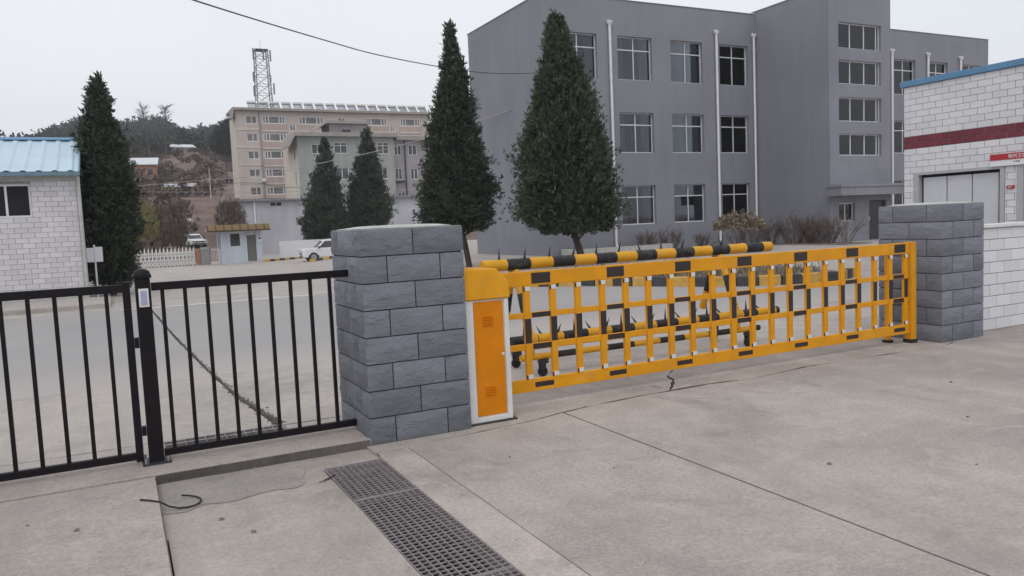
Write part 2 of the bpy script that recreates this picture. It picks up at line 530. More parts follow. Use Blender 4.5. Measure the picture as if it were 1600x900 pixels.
def place(name, me, parent=None, loc=(0,0,0), rotz=0.0):
    o = bpy.data.objects.new(name, me)
    COL.objects.link(o)
    o.location = loc
    if rotz: o.rotation_euler = (0, 0, rotz)
    if parent is not None: o.parent = parent
    return o

def tag(o, label, cat, group=None):
    o['label'] = label; o['category'] = cat
    if group: o['group'] = group
    return o

def thing(name, label, cat, loc=(0,0,0), rotz=0.0, group=None):
    o = bpy.data.objects.new(name, None)
    COL.objects.link(o)
    o.location = loc; o.rotation_euler = (0, 0, rotz); o.empty_display_size = 0.2
    return tag(o, label, cat, group)

def structure(name, kind='structure'):
    o = bpy.data.objects.new(name, None)
    COL.objects.link(o)
    o['kind'] = kind
    return o

def arr_mesh(name, V, F, mat, tint=None):
    """numpy vertices and triangles/quads to a mesh; tint is a per-face value"""
    me = bpy.data.meshes.new(name)
    V = np.asarray(V, np.float32); F = np.asarray(F, np.int32)
    n, k = F.shape
    me.vertices.add(len(V)); me.vertices.foreach_set('co', V.ravel())
    me.loops.add(n*k); me.loops.foreach_set('vertex_index', F.ravel())
    me.polygons.add(n)
    me.polygons.foreach_set('loop_start', np.arange(0, n*k, k, dtype=np.int32))
    me.polygons.foreach_set('loop_total', np.full(n, k, dtype=np.int32))
    me.update(calc_edges=True)
    if tint is not None:
        at = me.attributes.new('tint', 'FLOAT', 'FACE')
        at.data.foreach_set('value', np.asarray(tint, np.float32))
    me.materials.append(MAT[mat])
    return me

# ------------------------------------------------------------------ terrain
def sstep(a, b, x):
    t = min(1, max(0, (x-a)/(b-a)))
    return t*t*(3-2*t)
def ground_z(x, y):
    drop = -0.70*sstep(22, 64, y)*(1-sstep(11.5, 17.5, x - 0.07*max(0, y-40)))
    base = -0.09 if (y < 22 and abs(x) < 60) else -0.004
    return base + drop
HOLES = [(1.14, 1.55, 1.0, 5.2), (0.22, 1.14, 6.32, 6.66)]
def build_ground():
    xs = sorted(set([-3000, -800, -300, -120, -60, -30, -15, -8, -4, 0, 0.22, 1.14, 1.55, 4, 7, 9, 10, 11, 12, 13, 14, 15, 16, 17, 18, 19, 20, 22, 26, 32, 40, 60, 120, 300, 800, 3000]))
    ys = sorted(set([-3000, -600, -100, -30, -8, 1.0, 5.2, 6.32, 6.66, 12, 21.9, 22, 25, 28, 31, 34, 37, 40, 43, 46, 49, 52, 55, 58, 61, 64, 68, 72, 76, 80, 100, 140, 300, 800, 3000]))
    vs = [(x, y, ground_z(x, y) if y < 80 else min(ground_z(x, y), -0.7)) for y in ys for x in xs]
    fs = []
    nx = len(xs)
    for j in range(len(ys)-1):
        for i in range(nx-1):
            cx, cy = (xs[i]+xs[i+1])/2, (ys[j]+ys[j+1])/2
            if any(a < cx < b and c < cy < d for a, b, c, d in HOLES): continue
            fs.append((j*nx+i, j*nx+i+1, (j+1)*nx+i+1, (j+1)*nx+i))
    mb = MB(); mb.add(vs, fs)
    me = bpy.data.meshes.new('ground'); me.from_pydata(mb.v, [], mb.f); me.materials.append(MAT['concrete_yard'])
    o = place('ground', me); o['kind'] = 'structure'
build_ground()
def ridge(x):
    pts = [(-260, 34), (-120, 38), (-60, 36), (-34, 46.5), (-24, 52), (-11, 57), (10, 57), (26, 59), (35, 52.5), (49, 54), (70, 59), (140, 66), (260, 52), (420, 40)]
    return np.interp(x, [p[0] for p in pts], [p[1] for p in pts])
def hill_z(x, y):
    prof = np.interp(y, [66, 72, 80, 90, 110, 150, 230, 300, 360, 430, 520, 700], [-2.2, -1.0, -0.25, 0.45, 3.0, 9.5, 22.5, 31, 41, 54, 46, 20])
    k = ridge(x)/56.0
    t = sstep(130, 400, y)
    z = prof*((1-t)+t*k)
    z += sstep(95, 200, y)*(3.2*noise.noise(Vector((x*0.03, y*0.03, 1.3))) + 1.0*noise.noise(Vector((x*0.11, y*0.11, 5.1))))
    if y > 100 and y < 260: z += 0.7*math.sin(y*0.33+0.05*x)
    z -= 3.5*sstep(13, 17, x)*(1-sstep(108, 125, y))
    return z
def build_hill():
    xs = [-260, -200, -150, -110, -80] + list(np.arange(-60, 90, 4.0)) + [100, 120, 150, 190, 240, 300, 420]
    ys = [66, 69, 72, 76, 80, 85, 90, 96] + list(np.arange(102, 260, 6.0)) + list(np.arange(264, 470, 12.0)) + [490, 520, 580, 700]
    vs = [(x, y, hill_z(x, y)) for y in ys for x in xs]
    nx = len(xs)
    fs = [(j*nx+i, j*nx+i+1, (j+1)*nx+i+1, (j+1)*nx+i) for j in range(len(ys)-1) for i in range(nx-1)]
    me = bpy.data.meshes.new('hill'); me.from_pydata(vs, [], fs)
    me.polygons.foreach_set('use_smooth', [True]*len(me.polygons))
    me.materials.append(MAT['hill_earth'])
    o = place('hill', me); o['kind'] = 'structure'
build_hill()

# ------------------------------------------------------------------ paving
def jag(p, q, step=0.12, amp=0.006):
    """points from p to q (q left out) wandering a little, as a broken concrete edge"""
    p, q = Vector((p[0], p[1], 0)), Vector((q[0], q[1], 0))
    n = max(1, int((q-p).length/step))
    d = (q-p).normalized(); w = Vector((-d.y, d.x, 0))
    out = []
    for i in range(n):
        t = p+(q-p)*(i/n)
        a = 0 if i == 0 else amp*noise.noise(Vector((t.x*3.1, t.y*3.1, 7.7)))*2
        t = t+w*a
        out.append((t.x, t.y))
    return out
def slab(parent, corners, z0, z1, mat, amp=0.006, step=0.12):
    poly = []
    n = len(corners)
    for i in range(n):
        a, b = corners[i], corners[(i+1) % n]
        far = min(abs(a[1])+abs(a[0]), abs(b[1])+abs(b[0])) > 16 or (Vector(a)-Vector(b)).length > 12
        poly += [a] if far else jag(a, b, step, amp)
    mb = MB(); mb.prism(poly, z0, z1)
    return mb.build('slab', mat, parent)
def ramp_slab(parent, x0, x1, y0, y1, zf, mat, n=8):
    """slab whose top dips by zf(y)"""
    vs, fs = [], []
    for j in range(n+1):
        y = y0+(y1-y0)*j/n
        vs += [(x0, y, zf(y)), (x1, y, zf(y)), (x0, y, -0.085), (x1, y, -0.085)]
    for j in range(n):
        a, b = j*4, j*4+4
        fs += [(a, a+1, b+1, b), (a+2, b+2, b+3, a+3), (a, b, b+2, a+2), (a+1, a+3, b+3, b+1)]
    fs += [(0, 2, 3, 1), (n*4, n*4+1, n*4+3, n*4+2)]
    m = MB(); m.add(vs, fs)
    return m.build('slab', mat, parent)
ZB = -0.085
fore = structure('forecourt_paving')
crk = [(3.233, 5.55), (3.5, 5.60), (3.81, 5.625), (4.1, 5.655), (4.45, 5.65), (4.92, 5.67), (5.4, 5.60), (6.25, 5.70), (7.0, 5.66), (8.35, 5.62), (9.3, 5.9)]
# crack widths beyond each break point (it closes towards the far pillar)
gap = [0.03, 0.032, 0.04, 0.036, 0.042, 0.028, 0.012, 0.022, 0.018, 0.006, 0.004]
slab(fore, [(3.247, -9), (16, -9), (16, 5.9)]+[(p[0], p[1]) for p in crk[::-1][:-1]]+[(3.247, 5.555)], ZB, 0.0, 'concrete', 0.012, 0.07)
slab(fore, [(1.80, -9), (3.229, -9), (3.229, 5.55), (2.85, 5.46), (1.80, 5.36)], ZB, 0.001, 'concrete', 0.006)
slab(fore, [(1.55, -9), (1.794, -9), (1.794, 5.36), (1.55, 5.34)], ZB, 0.0, 'concrete_strip', 0.004)
slab(fore, [(0.128, -9), (1.14, -9), (1.14, 4.45), (0.135, 4.45)], ZB, 0.0, 'concrete_strip', 0.006)
dip = lambda y: -0.016*sstep(4.4, 5.5, y)
ramp_slab(fore, 0.128, 1.139, 4.45, 5.20, dip, 'concrete_strip')
ramp_slab(fore, 0.128, 1.549, 5.2005, 5.62, dip, 'concrete_strip')
patch = [(0.132, 5.545), (0.55, 5.545), (1.0, 5.545), (1.06, 5.42), (1.03, 5.26), (0.98, 5.12), (0.97, 5.0), (0.9, 4.93), (0.76, 4.97), (0.62, 4.93), (0.5, 4.9), (0.36, 4.95), (0.26, 4.86), (0.133, 4.9)]
pp = []
for a_, b_ in zip(patch, patch[1:]+patch[:1]): pp += jag(a_, b_, 0.03, 0.012)
m = MB(); m.add([(x_, y_, dip(y_)+0.0035) for x_, y_ in pp], [tuple(range(len(pp)))]); m.build('cement_patch', 'concrete_dirty', fore)
up = [(p[0], p[1]+g) for p, g in zip(crk, gap)]
slab(fore, [(1.551, 5.207), (1.56, 5.35), (1.794, 5.368), (2.85, 5.485), (3.233, 5.58)]+up[1:5]+[(4.45, 6.6), (1.7, 6.6), (1.7, 5.72), (1.551, 5.72)], ZB, 0.0, 'concrete', 0.012, 0.07)
slab(fore, [(4.475, 5.695)]+up[5:]+[(16, 5.91), (16, 6.6), (5.3, 6.6), (5.02, 6.36), (4.85, 6.2), (4.78, 6.02), (4.74, 5.98), (4.62, 5.84)], ZB, 0.0005, 'concrete', 0.016, 0.06)
slab(fore, [(4.456, 5.69), (4.602, 5.85), (4.722, 5.99), (4.76, 6.03), (4.828, 6.21), (5.005, 6.375), (5.28, 6.6), (4.458, 6.6)], ZB, 0.0, 'concrete', 0.016, 0.06)
m = MB(); m.box(1.555, -9, -0.09, 16, 6.6, -0.005); m.build('joint_bed', 'joint_dirt', fore)
left = structure('raised_paving')
slab(left, [(-9, -9), (0.118, -9), (0.118, 5.55), (-9, 5.55)], ZB, 0.043, 'concrete_left', 0.008)
slab(left, [(-9, 5.555), (0.12, 5.558), (1.585, 5.558), (1.585, 6.15), (-9, 6.15)], ZB, 0.05, 'concrete_left', 0.004)
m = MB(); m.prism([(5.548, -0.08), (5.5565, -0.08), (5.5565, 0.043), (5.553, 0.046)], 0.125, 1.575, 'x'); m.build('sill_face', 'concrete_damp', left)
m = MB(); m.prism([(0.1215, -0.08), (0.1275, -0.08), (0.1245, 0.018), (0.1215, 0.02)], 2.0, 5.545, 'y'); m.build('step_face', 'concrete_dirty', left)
yard = structure('yard_paving')
slab(yard, [(-9, 6.665), (1.085, 6.665), (0.94, 8.2), (0.882, 9.499), (-60, 9.499), (-60, 6.16), (-9, 6.16)], ZB, 0.0, 'concrete_yard', 0.008)
slab(yard, [(-60, 20.005), (16, 20.005), (16, 21.9), (-60, 21.9)], ZB, 0.0, 'concrete_yard')
slab(yard, [(1.145, 6.61), (16, 6.61), (16, 20), (15.405, 20), (15.405, 9.499), (0.918, 9.499), (0.982, 8.2)], ZB, 0.004, 'concrete_yard', 0.016)
slab(yard, [(1.15, 6.16), (1.69, 6.16), (1.69, 6.6), (1.15, 6.6)], ZB, 0.0, 'concrete_yard')
slab(yard, [(-9, 6.16), (0.22, 6.16), (0.22, 6.66), (-9, 6.66)], ZB, -0.001, 'concrete_yard')
slab(yard, [(0.225, 6.16), (1.14, 6.16), (1.14, 6.315), (0.225, 6.315)], ZB, -0.001, 'concrete_yard')
slab(yard, [(16.01, -9), (80, -9), (80, 21.9), (16.01, 21.9)], ZB, 0.0, 'concrete_yard')
m = MB(); m.box(0.5, 6.7, -0.09, 1.4, 19.9, -0.006); m.build('joint_bed', 'joint_dirt', yard)
# loose dirt in the yard joint
def joint_dirt():
    V, F, T = [], [], []
    pts = [(1.12, 6.68), (0.965, 8.2), (0.88, 10), (0.765, 13.4)]
    for k in range(520):
        t = random.random()**1.9*3
        i = min(2, int(t)); f = t-i
        x = pts[i][0]+(pts[i+1][0]-pts[i][0])*f + random.gauss(0, 0.012+0.014*(1-t/3)); y = pts[i][1]+(pts[i+1][1]-pts[i][1])*f
        s = random.uniform(0.006, 0.02)
        b = len(V)
        a = random.random()*6.28
        for q in range(3):
            V.append((x+s*math.cos(a+q*2.1), y+s*math.sin(a+q*2.1), 0.0045))
        V.append((x, y, 0.0045+s*0.7))
        F += [(b, b+1, b+3), (b+1, b+2, b+3), (b+2, b, b+3)]
    me = arr_mesh('joint_dirt', V, F, 'concrete_damp')
    o = place('joint_dirt', me, yard); o['kind'] = 'stuff'
joint_dirt()
# road across the yard
rd = structure('road')
slab(rd, [(-60, 9.5), (0.882, 9.5), (0.86, 10), (0.74, 13.4), (0.59, 20), (-60, 20)], ZB, 0.0, 'road_asphalt')
slab(rd, [(0.918, 9.5), (15.4, 9.5), (15.4, 20), (0.63, 20), (0.785, 13.4), (0.895, 10)], ZB, 0.004, 'road_asphalt')
mb = MB(); mb.box(0.0, 19.75, 0.008, 4.4, 19.87, 0.012); mb.build('road_marking', 'sign_white', rd)
mb = MB(); mb.box(-9, 21.0, -0.02, -0.2, 23.8, 0.10); o = mb.build('pavement', 'concrete_yard'); o['kind'] = 'structure'

# ------------------------------------------------------------------ drain and grates
mb = MB()
for a, b, c, d, dep in ((1.14, 1.55, 1.0, 5.2, 0.42), (0.22, 1.14, 6.32, 6.66, 0.3)):
    mb.box(a-0.06, c-0.06, -dep-0.05, b+0.06, d+0.06, -dep)
    mb.box(a-0.06, c-0.06, -dep, a, d+0.06, -0.092); mb.box(b, c-0.06, -dep, b+0.06, d+0.06, -0.092)
    mb.box(a, c-0.06, -dep, b, c, -0.092); mb.box(a, d, -dep, b, d+0.06, -0.092)
o = mb.build('drain_channel', 'pit'); o['kind'] = 'structure'
def grate(label, x0, x1, y0, y1, along='y', mat='galvanised', pitch=0.0405, rod=0.0425, bw=0.002):
    t = thing('drain_grate', label, 'drain grate', (x0, y0, 0))
    L = (y1-y0) if along == 'y' else (x1-x0)
    W = (x1-x0) if along == 'y' else (y1-y0)
    n = max(3, round(W/pitch))
    m = MB()
    if along == 'y': m.box(-bw, 0, -0.016, bw, L, 0.0)
    else: m.box(0, -bw, -0.02, L, bw, 0.0)
    me = m.mesh('bearing_bar', mat)
    for k in range(n+1):
        q = bw+k*(W-2*bw)/n
        place('bearing_bar', me, t, (q, 0, 0.001) if along == 'y' else (0, q, 0.001))
    m = MB()
    k = 0
    while k*rod < L:
        q = k*rod
        if along == 'y': m.box(0.003, q, -0.008, W-0.003, q+0.0045, 0.0)
        else: m.box(q, 0.003, -0.012, q+0.0055, W-0.003, 0.0)
        k += 1
    c = m.build('cross_rods', mat, t, kind='stuff')
    m = MB()
    if along == 'y':
        m.box(0, -0.004, -0.03, W, 0.004, 0.003); e2 = (0, L, 0)
    else:
        m.box(-0.004, 0, -0.03, 0.004, W, 0.003); e2 = (L, 0, 0)
    em = m.mesh('end_bar', mat)
    place('end_bar', em, t); place('end_bar', em, t, e2)
    return t
grate('short galvanised drain grate ending beside the grey block pillar', 1.145, 1.545, 4.48, 5.19)
grate('long galvanised drain grate in the forecourt between two other grates', 1.145, 1.545, 3.18, 4.465)
grate('galvanised drain grate at the end of the row farthest from the block pillar', 1.145, 1.545, 1.9, 3.165)
grate('small drain grate on the yard side of the black railing', 0.225, 1.135, 6.325, 6.655, 'x', 'galvanised', 0.11, 0.075, 0.012)

# ------------------------------------------------------------------ block walls
BLK = {}
def block_mesh(L, H, D, mat, ch=0.006, rough=0.0, var=0):
    """a block whose face is local -Y at y=0, running +X, with chamfered arrises; rough > 0 gives a split face"""
    key = (round(L, 3), round(H, 3), round(D, 3), mat, var, rough)
    if key in BLK: return BLK[key]
    m = MB()
    if rough == 0:
        f = [(ch, 0, ch), (L-ch, 0, ch), (L-ch, 0, H-ch), (ch, 0, H-ch)]
        e = [(0, ch, 0), (L, ch, 0), (L, ch, H), (0, ch, H)]
        b = [(0, D, 0), (L, D, 0), (L, D, H), (0, D, H)]
        m.add(f+e+b, [(0,1,2,3)]+[(i, 4+i, 4+(i+1) % 4, (i+1) % 4) for i in range(4)]+[(4+i, 8+i, 8+(i+1) % 4, 4+(i+1) % 4) for i in range(4)]+[(11,10,9,8)])
        me = m.mesh('block', mat)
    else:
        nx, nz = max(3, int(L/0.07)), 4
        rs = random.Random(var*17+int(L*1000))
        vs = []
        for j in range(nz+1):
            for i in range(nx+1):
                x, z = L*i/nx, H*j/nz
                edge = i in (0, nx) or j in (0, nz)
                if edge: y = 0.004+rs.uniform(-0.0015, 0.0015)
                else:
                    y = -rough*(0.35+rs.random()*0.75)
                    x += rs.uniform(-0.015, 0.015); z += rs.uniform(-0.012, 0.012)
                vs.append((x, y, z))
        fs = [(j*(nx+1)+i, j*(nx+1)+i+1, (j+1)*(nx+1)+i+1, (j+1)*(nx+1)+i) for j in range(nz) for i in range(nx)]
        nb = len(vs)
        ring = [i for i in range(nx+1)] + [j*(nx+1)+nx for j in range(1, nz+1)] + [nz*(nx+1)+i for i in range(nx-1, -1, -1)] + [j*(nx+1) for j in range(nz-1, 0, -1)]
        for q in ring: vs.append((vs[q][0], D, vs[q][2]))
        n = len(ring)
        fs += [(ring[i], nb+i, nb+(i+1) % n, ring[(i+1) % n]) for i in range(n)]
        fs += [tuple(nb+i for i in range(n-1, -1, -1))]
        m.add(vs, fs)
        me = m.mesh('block', mat, smooth=22)
    BLK[key] = me
    return me

def block_wall(parent, org, rotz, length, z0, courses, bl, bh, D, matf, openings=(), gap=0.008, rough=0, phase=0.5, name='block'):
    """blocks laid along local +X from org; openings are (u0, u1, z0, z1); matf(course) gives the material"""
    for c in range(courses):
        za = z0+c*bh
        ops = sorted([(a, b) for a, b, p, q in openings if p < za+bh-0.02 and q > za+0.02])
        spans, u = [], 0.0
        for a, b in ops:
            if a > u+0.01: spans.append((u, a))
            u = max(u, b)
        if u < length-0.01: spans.append((u, length))
        off = -bl*phase if c % 2 else 0.0
        for a, b in spans:
            k = math.floor((a-off)/bl)
            while off+k*bl < b-0.002:
                s, e = max(a, off+k*bl), min(b, off+(k+1)*bl)
                k += 1
                if e-s < 0.03: continue
                me = block_mesh(round(e-s-gap, 2), bh-gap, D, matf(c), rough=rough)
                wob = random.uniform(-0.0015, 0.0015)
                p = Vector((s+gap/2, wob, za+gap/2))
                p.rotate(Matrix.Rotation(rotz, 3, 'Z'))
                place(name, me, parent, (org[0]+p.x, org[1]+p.y, org[2]+p.z), rotz)

def pillar(label, x0, y0, W=0.82, Dp=0.84, ch=0.2, n=8, grp=None):
    t = thing('block_pillar', label, 'pillar', (x0, y0, 0))
    H = ch*n
    m = MB(); m.box(0.016, 0.016, 0.0, W-0.016, Dp-0.016, H-0.002); m.build('core', 'mortar_dark', t)
    g = 0.009
    T = 0.2
    def lay(face, runs, z, L):
        u = 0
        for k, ln in enumerate(runs):
            ln2 = ln-g
            me = block_mesh(ln2, ch-g, T-g, 'pillar_block', rough=0.017, var=random.randrange(5))
            s = u+g/2
            zz = z+g/2
            if face == 'f': place('block', me, t, (s, 0, zz), 0)
            elif face == 'b': place('block', me, t, (W-s, Dp, zz), math.pi)
            elif face == 'r': place('block', me, t, (W, s, zz), math.pi/2)
            else: place('block', me, t, (0, Dp-s, zz), -math.pi/2)
            u += ln
    for c in range(n):
        z = c*ch
        if c % 2 == 0:                     # side rows run through, front shows their ends
            for fc in 'fb': lay(fc, [T, W-2*T, T], z, W)
            for fc in 'rl': lay(fc, [Dp*0.5, Dp*0.5], z, Dp)
        else:
            for fc in 'fb': lay(fc, [W*0.5, W*0.5], z, W)
            for fc in 'rl': lay(fc, [T, Dp-2*T, T], z, Dp)
    # rounded mortar bed on top
    m = MB()
    nn = 6
    vs = []
    for j in range(nn+1):
        for i in range(nn+1):
            a, b = i/nn, j/nn
            h = 0.022*(1-(2*a-1)**4)*(1-(2*b-1)**4)+0.003+0.003*random.random()
            vs.append((0.008+(W-0.016)*a, 0.008+(Dp-0.016)*b, H+h))
    fs = [(j*(nn+1)+i, j*(nn+1)+i+1, (j+1)*(nn+1)+i+1, (j+1)*(nn+1)+i) for j in range(nn) for i in range(nn)]
    m.add(vs, fs)
    m.box(0.012, 0.012, H-0.012, W-0.012, Dp-0.012, H+0.0035)
    m.build('mortar_cap', 'mortar_pale', t)
    return t

# ------------------------------------------------------------------ large buildings
def wall_holes(mb, origin, udir, U, Z, openings, depth):
    """wall face in the plane of udir and z with reveals; inward normal n = udir rotated; openings (u0,u1,z0,z1)"""
    o = Vector(origin); u = Vector(udir); n = Vector((-u.y, u.x, 0))
    us = sorted(set([U[0], U[1]]+[v for op in openings for v in op[:2]]))
    zs = sorted(set([Z[0], Z[1]]+[v for op in openings for v in op[2:]]))
    P = lambda a, z, d=0: tuple(o+u*a+n*d+Vector((0, 0, z)))
    for i in range(len(us)-1):
        for j in range(len(zs)-1):
            cu, cz = (us[i]+us[i+1])/2, (zs[j]+zs[j+1])/2
            if any(a < cu < b and c < cz < d for a, b, c, d in openings): continue
            mb.add([P(us[i], zs[j]), P(us[i+1], zs[j]), P(us[i+1], zs[j+1]), P(us[i], zs[j+1])], [(0, 1, 2, 3)])
    for a, b, c, d in openings:
        mb.add([P(a, c), P(b, c), P(b, d), P(a, d), P(a, c, depth), P(b, c, depth), P(b, d, depth), P(a, d, depth)],
               [(0, 4, 5, 1), (1, 5, 6, 2), (2, 6, 7, 3), (3, 7, 4, 0)])

def window_at(parent, x0, x1, z0, z1, y, cols, rows, fw=0.05, mat='alu', glassmat='glass', sill=True, curtains=(), dep=0.06):
    """window facing -Y in an opening; cols and rows are inner divider positions as fractions; local coordinates of parent"""
    m = MB((0, 0, 0))
    xs = [x0]+[x0+(x1-x0)*f for f in cols]+[x1]
    zs = [z0]+[z0+(z1-z0)*f for f in rows]+[z1]
    h = fw/2
    m.box(x0, y, z0, x0+fw, y+dep, z1); m.box(x1-fw, y, z0, x1, y+dep, z1)
    m.box(x0+fw, y, z0, x1-fw, y+dep, z0+fw); m.box(x0+fw, y, z1-fw, x1-fw, y+dep, z1)
    for q in xs[1:-1]: m.box(q-h, y-0.003, z0+fw, q+h, y+dep-0.003, z1-fw)
    for q in zs[1:-1]: m.box(x0+fw, y-0.006, q-h, x1-fw, y+dep-0.008, q+h)
    w = m.build('window', mat, parent)
    for i in range(len(xs)-1):
        for j in range(len(zs)-1):
            m = MB(); m.box(xs[i]+h, y+dep*0.45, zs[j]+h, xs[i+1]-h, y+dep*0.45+0.012, zs[j+1]-h)
            m.build('pane', glassmat, w)
    for a, b, cm in curtains:
        pts = []
        n = 24
        xa, xb = x0+(x1-x0)*a, x0+(x1-x0)*b
        for i in range(n+1):
            pts.append((xa+(xb-xa)*i/n, y+0.22+0.035*math.sin(i*1.9+a*9)))
        m = MB()
        vs = [(p[0], p[1], z0+0.02) for p in pts]+[(p[0], p[1], z1-0.05) for p in pts]
        m.add(vs, [(i, i+1, n+2+i, n+1+i) for i in range(n)])
        m.build('curtain', cm, w, smooth=60)
    return w

def grey_building():
    X0, Yf = 17.79, 31.0
    t = thing('office_building', 'grey rendered three-storey office block with white drainpipes and a stair tower', 'building', (X0, Yf, 0))
    o = (X0, Yf, 0)
    H = 11.8
    rows = [(1.26, 3.15), (4.70, 6.61), (8.13, 10.16)]
    colsL = [(18.60, 20.62), (21.76, 23.77), (24.89, 26.89), (28.0, 29.9)]
    colsR = [(35.6, 37.5), (38.3, 40.2), (41.2, 43.1), (44.3, 46.1), (47.45, 49.3)]
    opsL = [(a, b, c, d) for a, b in colsL for c, d in rows]
    opsR = [(a, b, c, d) for a, b in colsR for c, d in rows]
    tw = [(31.05, 34.02, c, d) for c, d in ((9.17, 10.36), (7.5, 8.61), (5.74, 6.88), (4.12, 5.16))] + [(31.0, 32.1, 0.98, 1.86), (33.1, 34.35, 0.02, 1.95)]
    m = MB(o); wall_holes(m, (0, Yf, 0), (1, 0, 0), (X0, 30.4), (-0.2, H), opsL, 0.24); m.build('wall', 'grey_stucco', t)
    m = MB(o); wall_holes(m, (0, Yf, 0), (1, 0, 0), (34.69, 50.1), (-0.2, H), opsR, 0.24); m.build('wall', 'grey_stucco', t)
    m = MB(o); wall_holes(m, (0, 26.3, 0), (1, 0, 0), (30.4, 34.69), (-0.2, H+0.12), tw, 0.22); m.build('wall', 'grey_stucco', t)
    m = MB(o)
    m.add([(X0, Yf, -0.2), (X0, 39.2, -0.2), (X0, 39.2, H), (X0, Yf, H)], [(0, 1, 2, 3)])
    m.build('wall', 'grey_stucco', t)
    m = MB(o); m.add([(30.4, 26.3, -0.2), (30.4, Yf, -0.2), (30.4, Yf, H+0.12), (30.4, 26.3, H+0.12)], [(0, 1, 2, 3)]); m.build('wall', 'grey_stucco', t)
    m = MB(o)
    m.add([(34.69, 26.3, -0.2), (34.69, Yf, -0.2), (34.69, Yf, H+0.12), (34.69, 26.3, H+0.12)], [(0, 1, 2, 3)])
    m.add([(50.1, Yf, -0.2), (50.1, 39.2, -0.2), (50.1, 39.2, H), (50.1, Yf, H)], [(0, 1, 2, 3)])
    m.add([(X0, 39.2, -0.2), (50.1, 39.2, -0.2), (50.1, 39.2, H), (X0, 39.2, H)], [(0, 1, 2, 3)])
    m.build('wall', 'grey_stucco', t)
    # inside: slabs and cross walls so that rooms are closed
    m = MB(o)
    for z in (0.02, 3.6, 7.1): m.box(X0+0.1, Yf+0.26, z, 50.0, 39.1, z+0.14)
    m.box(X0+0.1, Yf+0.27, 10.6, 50.0, 39.1, 10.75)
    for x in (21.2, 24.4, 27.45, 30.35, 34.9, 37.9, 40.7, 43.7, 46.8): m.box(x-0.06, Yf+0.27, 0, x+0.06, 39.1, 10.6)
    m.box(X0+0.1, 36.0, 0, 50.0, 36.1, 10.6)
    m.box(30.45, 29.5, 0, 34.64, 29.6, 11)
    m.build('floor_slabs', 'interior', t)
    m = MB(o); m.box(X0+0.05, Yf+0.05, 11.2, 50.05, 39.15, 11.35); m.box(30.45, 26.35, 11.4, 34.64, Yf+0.04, 11.5); m.build('roof', 'grey_trim', t)
    # thin metal coping along the parapet
    m = MB(o)
    m.box(X0-0.03, Yf-0.03, H, 30.37, Yf+0.22, H+0.03); m.box(X0-0.03, Yf+0.22, H, X0+0.22, 39.23, H+0.03)
    m.box(34.72, Yf-0.03, H, 50.13, Yf+0.22, H+0.03); m.box(49.88, Yf+0.22, H, 50.13, 39.23, H+0.03)
    m.box(30.37, 26.27, H+0.12, 34.72, 26.5, H+0.15); m.box(30.37, 26.5, H+0.12, 30.6, 31.2, H+0.15); m.box(34.49, 26.5, H+0.12, 34.72, 31.2, H+0.15)
    m.build('coping', 'grey_trim', t)
    rs = random.Random(4)
    def dx(a): return a-X0
    for (a, b) in colsL+colsR:
        for (c, d) in rows:
            cu = []
            q = rs.random()
            if q < 0.42: cu = [(0.02, 0.28, 'curtain'), (0.75, 0.98, 'curtain')]
            elif q < 0.72: cu = [(0.52, 0.98, rs.choice(['curtain', 'curtain_blue']))]
            elif q < 0.9: cu = [(0.03, 0.97, 'curtain_blue')]
            if a == 28.0: cu = [(0.03, 0.46, 'curtain')]
            window_at(t, dx(a), dx(b), c, d, 0.16, [0.5], [0.70], curtains=cu)
    for (a, b, c, d) in tw[:4]:
        window_at(t, dx(a), dx(b), c, d, 26.3-Yf+0.14, [0.31, 0.64, 0.93], [], curtains=[(0.66, 0.93, 'curtain')] if c > 7 else [])
    window_at(t, dx(31.0), dx(32.1), 0.98, 1.86, 26.3-Yf+0.14, [0.5], [])
    m = MB(); m.box(dx(33.12), 26.3-Yf+0.12, 0.02, dx(34.33), 26.3-Yf+0.18, 1.93); d_ = m.build('door', 'car_dark', t)
    m = MB(); m.box(dx(33.2), 26.3-Yf+0.07, 0.95, dx(33.24), 26.3-Yf+0.12, 1.15); m.build('handle', 'alu', d_)
    # entrance canopy
    m = MB(); m.box(dx(30.15), 25.45-Yf, 2.2, dx(38.2), 26.3-Yf-0.002, 2.66); m.box(dx(30.1), 25.4-Yf, 2.6, dx(38.25), 26.3-Yf-0.004, 2.72)
    m.build('canopy', 'grey_trim', t)
    # drainpipes
    for x, y, zt in ((21.29, Yf, 10.7), (27.73, Yf, 10.7), (30.24, Yf, 10.7), (40.92, Yf, 10.57), (44.13, Yf, 10.55), (47.22, Yf, 10.5)):
        m = MB()
        px, py = dx(x), y-Yf-0.1
        m.tube((px, py, 0.35), (px, py, zt-0.1), 0.065, n=12)
        m.path([(px, py, 0.36), (px, py-0.02, 0.26), (px, py-0.12, 0.18)], 0.065, 10)
        dp = m.build('drainpipe', 'white_pipe', t, smooth=40)
        m = MB(); m.lathe([(0.065, -0.16), (0.085, -0.1), (0.15, 0.0), (0.15, 0.06), (0.12, 0.07)], (px, py, zt), 12)
        m.tube((px, py, zt+0.02), (px, py+0.1, zt+0.1), 0.06, n=8)
        m.build('hopper', 'white_pipe', dp, smooth=40)
        m = MB()
        for z in np.arange(1.2, zt-0.4, 1.75):
            m.lathe([(0.066, -0.03), (0.078, -0.03), (0.078, 0.03), (0.066, 0.03)], (px, py, z), 12); m.box(px-0.012, py, z-0.02, px+0.012, py+0.1, z+0.02)
        m.build('pipe_bracket', 'white_pipe', dp)
grey_building()

